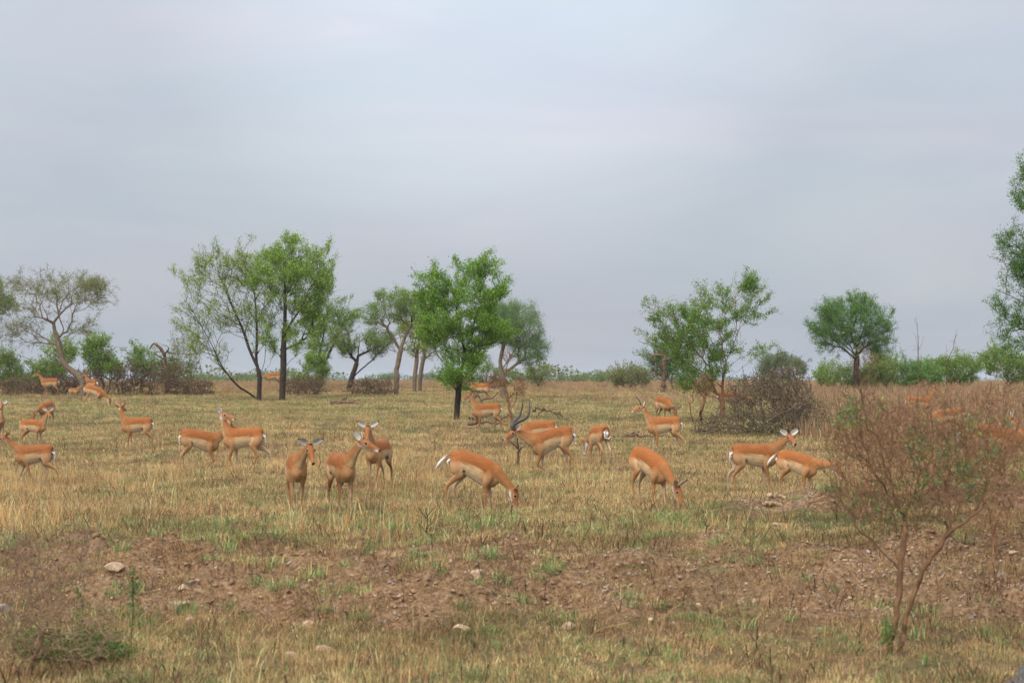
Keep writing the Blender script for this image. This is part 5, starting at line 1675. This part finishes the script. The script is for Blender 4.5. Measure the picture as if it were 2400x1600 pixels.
    scatter('dry_stem_litter', 'brown dry stems and litter between the grass', np.concatenate(P_), np.concatenate(Z_), np.concatenate(S_), np.concatenate(I_), lit)


def stone_mesh(seed, flat=.65, sub=2):
    bm = bmesh.new()
    bmesh.ops.create_icosphere(bm, subdivisions=sub, radius=1.0)
    rg = np.random.default_rng(seed)
    cuts = rg.normal(0, 1, (11, 3)); cuts /= np.linalg.norm(cuts, axis=1)[:, None]
    off = rg.uniform(.42, .85, 11)
    for v in bm.verts:
        c = np.array(v.co)
        for k in range(11):
            d = c @ cuts[k]
            if d > off[k]: c = c - cuts[k] * (d - off[k])
        c = c * np.array([1, .8, flat])
        v.co = c
    me = bpy.data.meshes.new('stone')
    bm.to_mesh(me); bm.free()
    return me


def mat_stone(name, c1, c2):
    m, nt, out = mat_new(name)
    tc = nd(nt, 'ShaderNodeTexCoord').outputs['Object']
    oi = nd(nt, 'ShaderNodeObjectInfo').outputs['Random']
    ad = nd(nt, 'ShaderNodeVectorMath', {0: tc, 1: oi}, operation='ADD')
    n = nd(nt, 'ShaderNodeTexNoise', {'Vector': ad.outputs[0], 'Scale': 2.6, 'Detail': 6.0, 'Roughness': .7})
    cr = nd(nt, 'ShaderNodeValToRGB', {'Fac': n.outputs['Fac']})
    cr.color_ramp.elements[0].position = .3; cr.color_ramp.elements[0].color = (*c1, 1)
    cr.color_ramp.elements[1].position = .7; cr.color_ramp.elements[1].color = (*c2, 1)
    mr = nd(nt, 'ShaderNodeMapRange', {'Value': oi, 'To Min': .75, 'To Max': 1.15})
    mul = nd(nt, 'ShaderNodeVectorMath', {0: cr.outputs[0], 'Scale': mr.outputs[0]}, operation='SCALE')
    b = nd(nt, 'ShaderNodeBump', {'Height': n.outputs['Fac'], 'Strength': .5, 'Distance': .05})
    bs = nd(nt, 'ShaderNodeBsdfPrincipled', {'Base Color': mul.outputs[0], 'Roughness': .9, 'Specular IOR Level': .15, 'Normal': b.outputs[0]})
    nt.links.new(bs.outputs[0], out.inputs['Surface'])
    return m


M_STONE = mat_stone('pale_stone', lin(150, 122, 96), lin(206, 182, 154))
M_STONE_G = mat_stone('grey_stone', lin(128, 116, 104), lin(184, 174, 162))


def gravel():
    rg = np.random.default_rng(88)
    objs = []
    for i in range(6):
        me = stone_mesh(900 + i, .7, 1); me.materials.append(M_STONE if i % 3 else M_STONE_G)
        objs.append(bpy.data.objects.new('pebble_%02d' % i, me))
    c = source_set('pebble_sources', objs)
    x, D = sample_view(18.5, 30, 480, rg, 1.05)
    s = soil(x, D)
    keep = rg.uniform(0, 1, len(x)) < sstep(.35, .9, s) * (.12 + .88 * sstep(.38, .66, fbm(x * .8 + 2, D * .8, 3, 81))) * (.35 + .65 * sstep(-1.5, 1.5, x))
    x, D = x[keep], D[keep]
    sz = .007 + .024 * rg.uniform(0, 1, len(x)) ** 2.5
    scatter('gravel', 'pale gravel strewn over the bare earth bank', np.stack([x, D, zg(x, D) + sz * .2], 1), rg.uniform(0, 6.28, len(x)), sz, rg.integers(0, 6, len(x)), c, tilt=rg.normal(0, .4, (len(x), 2)))
    # crumbled clods of the same earth
    m, nt, out = mat_new('earth_clod')
    tc = nd(nt, 'ShaderNodeNewGeometry').outputs['Position']
    n = nd(nt, 'ShaderNodeTexNoise', {'Vector': tc, 'Scale': 14.0, 'Detail': 6.0, 'Roughness': .7})
    cr = nd(nt, 'ShaderNodeValToRGB', {'Fac': n.outputs['Fac']})
    cr.color_ramp.elements[0].position = .28; cr.color_ramp.elements[0].color = (*lin(88, 68, 48), 1)
    cr.color_ramp.elements[1].position = .75; cr.color_ramp.elements[1].color = (*lin(172, 142, 112), 1)
    bs = nd(nt, 'ShaderNodeBsdfDiffuse', {'Color': cr.outputs[0]})
    nt.links.new(bs.outputs[0], out.inputs['Surface'])
    objs = []
    for i in range(5):
        me = stone_mesh(950 + i, .6, 1); me.materials.append(m)
        objs.append(bpy.data.objects.new('clod_%02d' % i, me))
    c = source_set('clod_sources', objs)
    x, D = sample_view(18.8, 30, 110, rg, 1.05)
    s = soil(x, D)
    keep = rg.uniform(0, 1, len(x)) < sstep(.3, .8, s) * sstep(.30, .6, fbm(x * 1.3 + 5, D * 1.3, 3, 83))
    x, D = x[keep], D[keep]
    sz = .012 + .050 * rg.uniform(0, 1, len(x)) ** 3
    scatter('earth_clods', 'crumbled earth clods on the bank', np.stack([x, D, zg(x, D) + sz * .15], 1), rg.uniform(0, 6.28, len(x)), sz, rg.integers(0, 5, len(x)), c, tilt=rg.normal(0, .4, (len(x), 2)))


grasses()
gravel()
# ------------------------------------------------------------------ stones, dead wood, stalks, scrap, road, distant scrub, haze
def stones():
    big = [  # px, py, length px, flat, rotation, material, label
        (414, 1420, 66, .42, .1, M_STONE, 'large flat pinkish stone on the left of the earth bank'),
        (452, 1368, 26, .8, .6, M_STONE_G, 'grey rounded stone just above the large flat stone'),
        (430, 1382, 24, .8, 1.2, M_STONE, 'pale stone between the grey stone and the large flat stone'),
        (466, 1386, 26, .6, .3, M_STONE, 'pale angular stone right above the large flat stone\'s right end'),
        (444, 1455, 26, .9, .9, M_STONE, 'upright pink stone just below the large flat stone'),
        (268, 1336, 44, .6, .2, M_STONE, 'pale block high on the bank behind the grey left shrub'),
        (13, 1437, 44, .8, .5, M_STONE_G, 'grey block at the left picture edge'),
        (109, 1334, 28, .5, .5, M_STONE_G, 'bluish grey stone on the bank near the left edge'),
        (517, 1460, 26, .5, .1, M_STONE, 'small pale stone at the bank\'s foot right of the flat stone'),
        (724, 1465, 30, .6, .4, M_STONE, 'cracked pale stone at the bank\'s foot left of centre'),
        (762, 1524, 54, .35, .05, M_STONE, 'long flat stone sunk in the near grass left of centre'),
        (681, 1543, 34, .9, .9, M_STONE, 'upright cream stone in the near grass left of centre'),
        (1120, 1352, 36, .9, .3, M_STONE, 'round brown boulder at the top of the bank near the centre'),
        (1085, 1484, 46, .75, .2, M_STONE, 'big cream stone at the bank\'s foot below the round boulder'),
        (1334, 1472, 40, .6, .5, M_STONE, 'tan stone at the bank\'s foot right of the big cream stone'),
        (1770, 1409, 20, .7, .5, M_STONE, 'right one of two pale stones low on the right bank'),
        (1737, 1412, 16, .9, .2, M_STONE, 'left one of two pale stones low on the right bank'),
        (2352, 1352, 40, .4, .4, M_STONE_G, 'grey slab on the bank near the right edge'),
        (2375, 1300, 26, .6, .2, M_STONE, 'pale stone high on the bank at the right edge'),
        (1824, 1234, 34, .5, .2, M_STONE, 'pale stone on the slope below the weathered wood pieces'),
    ]
    for k, (px, py, L, fl, rz, m, lab) in enumerate(big):
        g = hit(px, py)
        r = L / F * g[1] / 2 * 1.15
        me = stone_mesh(1000 + k, fl, 3)
        o = obj('stone', me, m)
        o.location = g + np.array([0, 0, r * fl * .22]); o.scale = (r, r, r); o.rotation_euler = (0, 0, rz)
        tag(o, lab, 'stone', 'stones on and below the earth bank')
    meshes = [stone_mesh(1100 + i, .7, 2) for i in range(8)]
    for i, me in enumerate(meshes): me.materials.append(M_STONE if i % 4 else M_STONE_G)
    rg = np.random.default_rng(31)
    n = 0
    while n < 120:
        if n % 3: px, py = rg.uniform(900, 2400), rg.uniform(1290, 1480)
        else: px, py = rg.uniform(330, 1000), rg.uniform(1300, 1480)
        g = hit(px, py)
        if soil(g[0], g[1]) < .35: continue
        r = rg.uniform(.020, .042)
        o = bpy.data.objects.new('small_stone', meshes[rg.integers(0, 8)])
        COL.objects.link(o)
        o.location = g + np.array([0, 0, r * .25]); o.scale = (r, r, r); o.rotation_euler = (rg.normal(0, .2), rg.normal(0, .2), rg.uniform(0, 6.28))
        tag(o, 'small pale stone scattered on the bare earth bank', 'stone', 'small stones scattered on the earth bank')
        n += 1


def tube_path(pts, r0, r1, n=18, sides=7, wob=.0, seed=0):
    X = catmull(np.array(pts, float), n)
    rg = np.random.default_rng(seed)
    X[1:-1] += rg.normal(0, wob, (n - 2, 3))
    r = np.linspace(r0, r1, n) * (1 + .12 * rg.normal(0, 1, n))
    V, Q = tubes(X, np.arange(-1, n - 1), r, sides)
    return mesh_np('wood', V, quads=Q, smooth=True)


M_WOOD_PALE = mat_bark('weathered_wood', lin(120, 98, 76), lin(196, 172, 142))


def dead_wood():
    # fallen branches: base px, list of limbs in px offsets (dx, up px, depth m), radius
    logs = [
        (806, 950, 1.0, [((-32, 6, 0), (-10, 9, .1), (20, 5, 0), (34, 3, 0)), ((-10, 9, .1), (0, 16, .3), (6, 20, .4)), ((-26, 4, -.3), (0, 6, -.4), (30, 10, -.3))], .07, 'heap of fallen dead branches lying on the grass left of the middle tree'),
        (1150, 1003, 1.0, [((-52, 10, .3), (-20, 14, .1), (10, 12, 0), (42, 8, -.1)), ((-50, 24, 0), (-30, 18, .1), (-8, 10, 0)), ((10, 4, 0), (12, 20, 0), (18, 34, .1)), ((-30, 20, .2), (-42, 34, .3)), ((20, 18, 0), (34, 26, .2), (52, 30, .2))], .05, 'dead fallen branches behind the alert doe\'s legs'),
        (1288, 992, 1.0, [((-40, 30, 0), (-12, 34, 0), (12, 24, 0), (26, 8, 0)), ((-12, 34, 0), (-24, 22, .1), (-34, 12, .1)), ((12, 24, 0), (22, 24, .1), (32, 14, .2))], .04, 'arched dark dead branch behind the half-hidden impala'),
        (1490, 1028, 1.0, [((-60, 4, 0), (-10, 8, 0), (40, 7, 0), (90, 6, 0)), ((-10, 8, 0), (10, 14, .2))], .05, 'long dark fallen branch lying behind the thin-horned male'),
        (1130, 950, 1.0, [((-52, 50, -.2), (-24, 34, 0), (-2, 12, 0), (10, -4, 0)), ((-24, 34, 0), (4, 32, .2), (24, 34, .3)), ((-2, 12, 0), (22, 18, .2), (46, 36, .3)), ((-12, 24, 0), (-30, 8, .1))], .07, 'broken dead limb hanging from the middle tree to the ground'),
        (2010, 985, 1.0, [((-6, -8, 0), (-10, 40, 0), (-28, 78, .1)), ((-8, 30, 0), (14, 60, .1), (30, 96, .2)), ((-10, 46, 0), (-44, 70, -.1)), ((-6, 4, 0), (30, 20, .2), (52, 44, .3)), ((10, 54, .1), (40, 62, .2))], .035, 'bare crooked dead bush below the round feathery tree'),
    ]
    for k, (px, py, sc, limbs, r, lab) in enumerate(logs):
        g = hit(px, py); s = g[1] / F
        root = empty('dead_branch', g)
        tag(root, lab, 'branch')
        for j, L in enumerate(limbs):
            pts = [(dx * s, dd, up * s) for (dx, up, dd) in L]
            if len(pts) == 2: pts = [pts[0], tuple((np.array(pts[0]) + np.array(pts[1])) / 2 + np.array([0, .03, .02])), pts[1]]
            obj('limb', tube_path(pts, r * (1 if j == 0 else .6), r * .25, 16, 6, .025, 40 * k + j), M_DEAD, root)
    # weathered wood pieces on the mound
    for (px, py, L, lab, rz) in ((1816, 1190, 62, 'weathered pale wood piece on the mound, the lower one', .35), (1826, 1172, 54, 'weathered pale wood piece on the mound, the upper one', .2)):
        g = hit(px, py); s = g[1] / F
        o = obj('wood_piece', tube_path([(-L / 2 * s, 0, 0), (0, .03, .03), (L / 2 * s, 0, -.01)], .034, .020, 14, 6, .010, px), M_WOOD_PALE)
        o.location = g + np.array([0, 0, .03]); o.rotation_euler = (0, .12, -rz)
        tag(o, lab, 'wood')
    # upright dead stems in the grass
    stems = [(1000, 1268, 78, 'dark branching dead twig before the front grazing doe', 5), (756, 1034, 46, 'thin dark dead stem behind the front three, the left one', 1), (783, 1034, 42, 'thin dark dead stem behind the front three, the right one', 1),
             (1018, 1060, 44, 'thin dark stem just left of the grazing doe\'s rump', 1), (152, 1056, 38, 'thin dark stem right of the young left-edge impala', 1), (270, 1060, 36, 'thin dark stem left of the doe with turned-away head', 2),
             (1212, 1092, 66, 'charred broken stump stem below the ram\'s chin', 2), (1655, 1250, 40, 'grey-green upright weed behind the bank right of centre', 4), (748, 1100, 46, 'thin dead stem between the front three\'s left pair', 1),
             (1770, 1528, 74, 'dark upright dead stem low in the right foreground', 1), (2010, 1510, 46, 'short dark dead stem left of the foreground shrub\'s foot', 1)]
    for k, (px, py, h, lab, nb) in enumerate(stems):
        g = hit(px, py); s = g[1] / F; H = h * s
        rg = np.random.default_rng(600 + k)
        root = empty('dead_plant', g); tag(root, lab, 'dead plant')
        top = np.array([rg.normal(0, .08) * H, 0, H])
        r0 = .030 if 'stump' in lab else .009
        st = obj('stem', tube_path([(0, 0, -.04), tuple(top * .5 + np.array([.04 * H, 0, 0])), tuple(top)], r0, r0 * .4, 12, 5, .008, k), M_BARK_DARK, root)
        for j in range(nb):
            f = rg.uniform(.25, .75)
            a = top * f; sg = 1 if j % 2 else -1
            obj('twig', tube_path([tuple(a), tuple(a + np.array([sg * .12 * H, .02, .15 * H])), tuple(a + np.array([sg * .26 * H, .03, .4 * H * rg.uniform(.6, 1)]))], r0 * .6, r0 * .25, 8, 4, .004, k * 9 + j), M_BARK_DARK, st)
    # dry twiggy forbs
    for k, (px, py, w, h, lab) in enumerate(((404, 1090, 34, 62, 'grey dry twiggy weed left of the pair with crossed necks'), (505, 1080, 28, 46, 'dry twiggy weed behind the crossed-neck pair\'s legs'), (850, 1170, 40, 70, 'dry straw-coloured weed right of the middle front impala'),
                                             (1230, 1190, 50, 60, 'dry twiggy weed right of the front grazing doe\'s head'), (1440, 1000, 20, 30, 'small dark weed beyond the rear-view impala'))):
        g = hit(px, py) - np.array([0, 0, .03]); D = g[1]
        plant('dry_weed', lab, 'weed', g, [np.array([g + [j * .03, 0, 0], g + [j * .06, 0, .12]]) for j in (-1, 0, 1)], [E(px, py - h * .5, D, w, h * .5)], 130, .006, .0024, M_TWIG_TAN if k != 4 else M_DEAD, None, bf=.6, seed=640 + k, maxlen=.12, jit=.12, thick=.004, trunk_name='stems')


def stalks():
    """long dry grass stalks in the foreground, joined: too many to count"""
    rg = np.random.default_rng(12)
    Vs, Qs, n = [], [], 0
    spec = [(345, 1500, 372, 1340, 20), (340, 1500, 470, 1440, 90), (1848, 1262, 1866, 1120, 4), (955, 1280, 985, 1150, 8), (560, 1270, 620, 1090, 26), (700, 1240, 690, 1090, -20)]
    for i in range(430):
        px = rg.uniform(-20, 2420)
        py = rg.choice([rg.uniform(1200, 1300), rg.uniform(1440, 1620), rg.uniform(1440, 1620), rg.uniform(1290, 1440)])
        if px > 1650 and py < 1300 and rg.uniform() < .6: continue
        spec.append((px, py, px + rg.normal(0, 34), py - rg.uniform(40, 120), rg.normal(0, 26)))
    for (x0, y0, x1, y1, bend) in spec:
        g = hit(x0, y0); s = g[1] / F
        if on_road(g[0], g[1]): continue
        d = np.array([(x1 - x0) * s, rg.normal(0, .12), (y0 - y1) * s])
        pts = [g - [0, 0, .03], g + d * .55 + np.array([-bend * s * .3, 0, .1 * d[2]]), g + d + np.array([bend * s, 0, -.05 * abs(bend) * s])]
        X = catmull(np.array(pts), 9)
        V, Q = tubes(X, np.arange(-1, 8), np.linspace(.0034, .0015, 9), 3)
        Vs.append(V); Qs.append(Q + n); n += len(V)
    me = mesh_np('stalks', np.concatenate(Vs), quads=np.concatenate(Qs))
    rgb = np.array(PAL_TALL)[rg.integers(0, 5, n)]
    set_col(me, np.clip(rgb, 0, .8))
    o = obj('dry_grass_stalks', me, M_GRASS)
    tag(o, 'long dry golden grass stalks standing in the foreground', kind='stuff')


def scrap():
    g = hit(281, 1545)
    bm = bmesh.new()
    bmesh.ops.create_icosphere(bm, subdivisions=3, radius=.05)
    rg = np.random.default_rng(3)
    for v in bm.verts:
        v.co *= .65 + .6 * rg.uniform()
        v.co.z *= .7
    me = bpy.data.meshes.new('scrap'); bm.to_mesh(me); bm.free()
    m, nt, out = mat_new('white_plastic')
    tc = nd(nt, 'ShaderNodeTexCoord').outputs['Object']
    nz = nd(nt, 'ShaderNodeTexNoise', {'Vector': tc, 'Scale': 30.0})
    cr = nd(nt, 'ShaderNodeValToRGB', {'Fac': nz.outputs['Fac']})
    cr.color_ramp.elements[0].color = (*lin(170, 176, 182), 1); cr.color_ramp.elements[1].color = (*lin(236, 238, 240), 1)
    bs = nd(nt, 'ShaderNodeBsdfPrincipled', {'Base Color': cr.outputs[0], 'Roughness': .4})
    nt.links.new(bs.outputs[0], out.inputs['Surface'])
    o = obj('plastic_scrap', me, m)
    o.location = g + np.array([0, 0, .07])
    tag(o, 'crumpled white plastic scrap in the grass at lower left', 'litter')


def road():
    # the verge ends in a ragged edge; the road lies between it and the camera
    n, k = 130, 60
    x = np.linspace(-2.0, 11.0, n)
    ed = road_edge(x) + .05 * (vn(x * 6, 0 * x, 3) - .5)
    t = np.linspace(0, 1, k) ** 1.6
    X = np.repeat(x[:, None], k, 1); Y = ed[:, None] - t[None] * (ed[:, None] + 3.0) * (ed[:, None] > -2.9)
    V = np.stack([X, Y, zg(X.ravel(), np.maximum(Y, 0).ravel()).reshape(X.shape) + .035], -1).reshape(-1, 3)
    i = (np.arange(n - 1)[:, None] * k + np.arange(k - 1)[None]).ravel()
    Q = np.stack([i, i + 1, i + k + 1, i + k], 1)
    me = mesh_np('road', V, quads=Q, smooth=True)
    m, nt, out = mat_new('asphalt')
    pos = nd(nt, 'ShaderNodeNewGeometry').outputs['Position']
    nz = nd(nt, 'ShaderNodeTexNoise', {'Vector': pos, 'Scale': 40.0, 'Detail': 5.0})
    cr = nd(nt, 'ShaderNodeValToRGB', {'Fac': nz.outputs['Fac']})
    cr.color_ramp.elements[0].color = (.030, .032, .038, 1); cr.color_ramp.elements[1].color = (.075, .08, .09, 1)
    b = nd(nt, 'ShaderNodeBump', {'Height': nz.outputs['Fac'], 'Strength': .4, 'Distance': .01})
    bs = nd(nt, 'ShaderNodeBsdfPrincipled', {'Base Color': cr.outputs[0], 'Roughness': .8, 'Normal': b.outputs[0]})
    nt.links.new(bs.outputs[0], out.inputs['Surface'])
    o = obj('road', me, m)
    tag(o, 'grey asphalt road edge in the lower right corner', kind='structure')


def far_scrub():
    rg = np.random.default_rng(55)
    pos, col, size = [], [], []
    for i in range(420):
        D = rg.uniform(170, 900) if i % 3 else rg.uniform(600, 2200)
        x = rg.uniform(-.30, .30) * D
        nz = vn(x / D * 22 + 3, D * .004, 4)
        if nz < .42: continue
        h = rg.uniform(.6, 1.5) * (1 + D / 1700) * (.6 + nz)
        w = h * rg.uniform(1.0, 2.4)
        m = 230
        v = rg.normal(0, 1, (m, 3)); v /= np.linalg.norm(v, axis=1)[:, None]
        v[:, 2] = np.abs(v[:, 2])
        p = v * rg.uniform(.55, 1, m)[:, None] ** .5 * np.array([w, w, h])
        p = p + np.array([x, D, float(zg(x, D))])
        pos.append(p)
        base = np.array([G_GREY, G_OLIVE, G_MID, (.14, .12, .07)][rg.choice(4, p=[.4, .25, .25, .1])]) * rg.uniform(.8, 1.3)
        col.append(np.repeat(base[None], m, 0) * np.exp(rg.normal(0, .25, m))[:, None]); size.append(np.full((m, 1), .11 * h + .09))
    p = np.concatenate(pos)
    me = leaf_mesh(p, rg.normal(0, 1, p.shape), np.concatenate(size), np.clip(np.concatenate(col), 0, .6), rg, .7)
    o = obj('distant_scrub', me, M_LEAF)
    tag(o, 'far-off hazy scrub along the horizon', kind='stuff')


def haze():
    x, y0, y1, z0, z1 = 3600.0, -12.0, 9200.0, -9.0, 14.0
    V = [(-x, y0, z0), (x, y0, z0), (x, y1, z0), (-x, y1, z0), (-x, y0, z1), (x, y0, z1), (x, y1, z1), (-x, y1, z1)]
    Q = [(0, 3, 2, 1), (4, 5, 6, 7), (0, 1, 5, 4), (1, 2, 6, 5), (2, 3, 7, 6), (3, 0, 4, 7)]
    me = mesh_np('haze', np.array(V), quads=np.array(Q))
    m, nt, out = mat_new('pale_haze')
    pv = nd(nt, 'ShaderNodeVolumePrincipled', {'Color': (.86, .91, 1.0, 1), 'Density': .00020, 'Anisotropy': 0.2})
    nt.links.new(pv.outputs[0], out.inputs['Volume'])
    o = obj('haze', me, m)
    tag(o, 'pale haze over the plain', kind='stuff')


stones()
dead_wood()
stalks()
scrap()
road()
far_scrub()
haze()
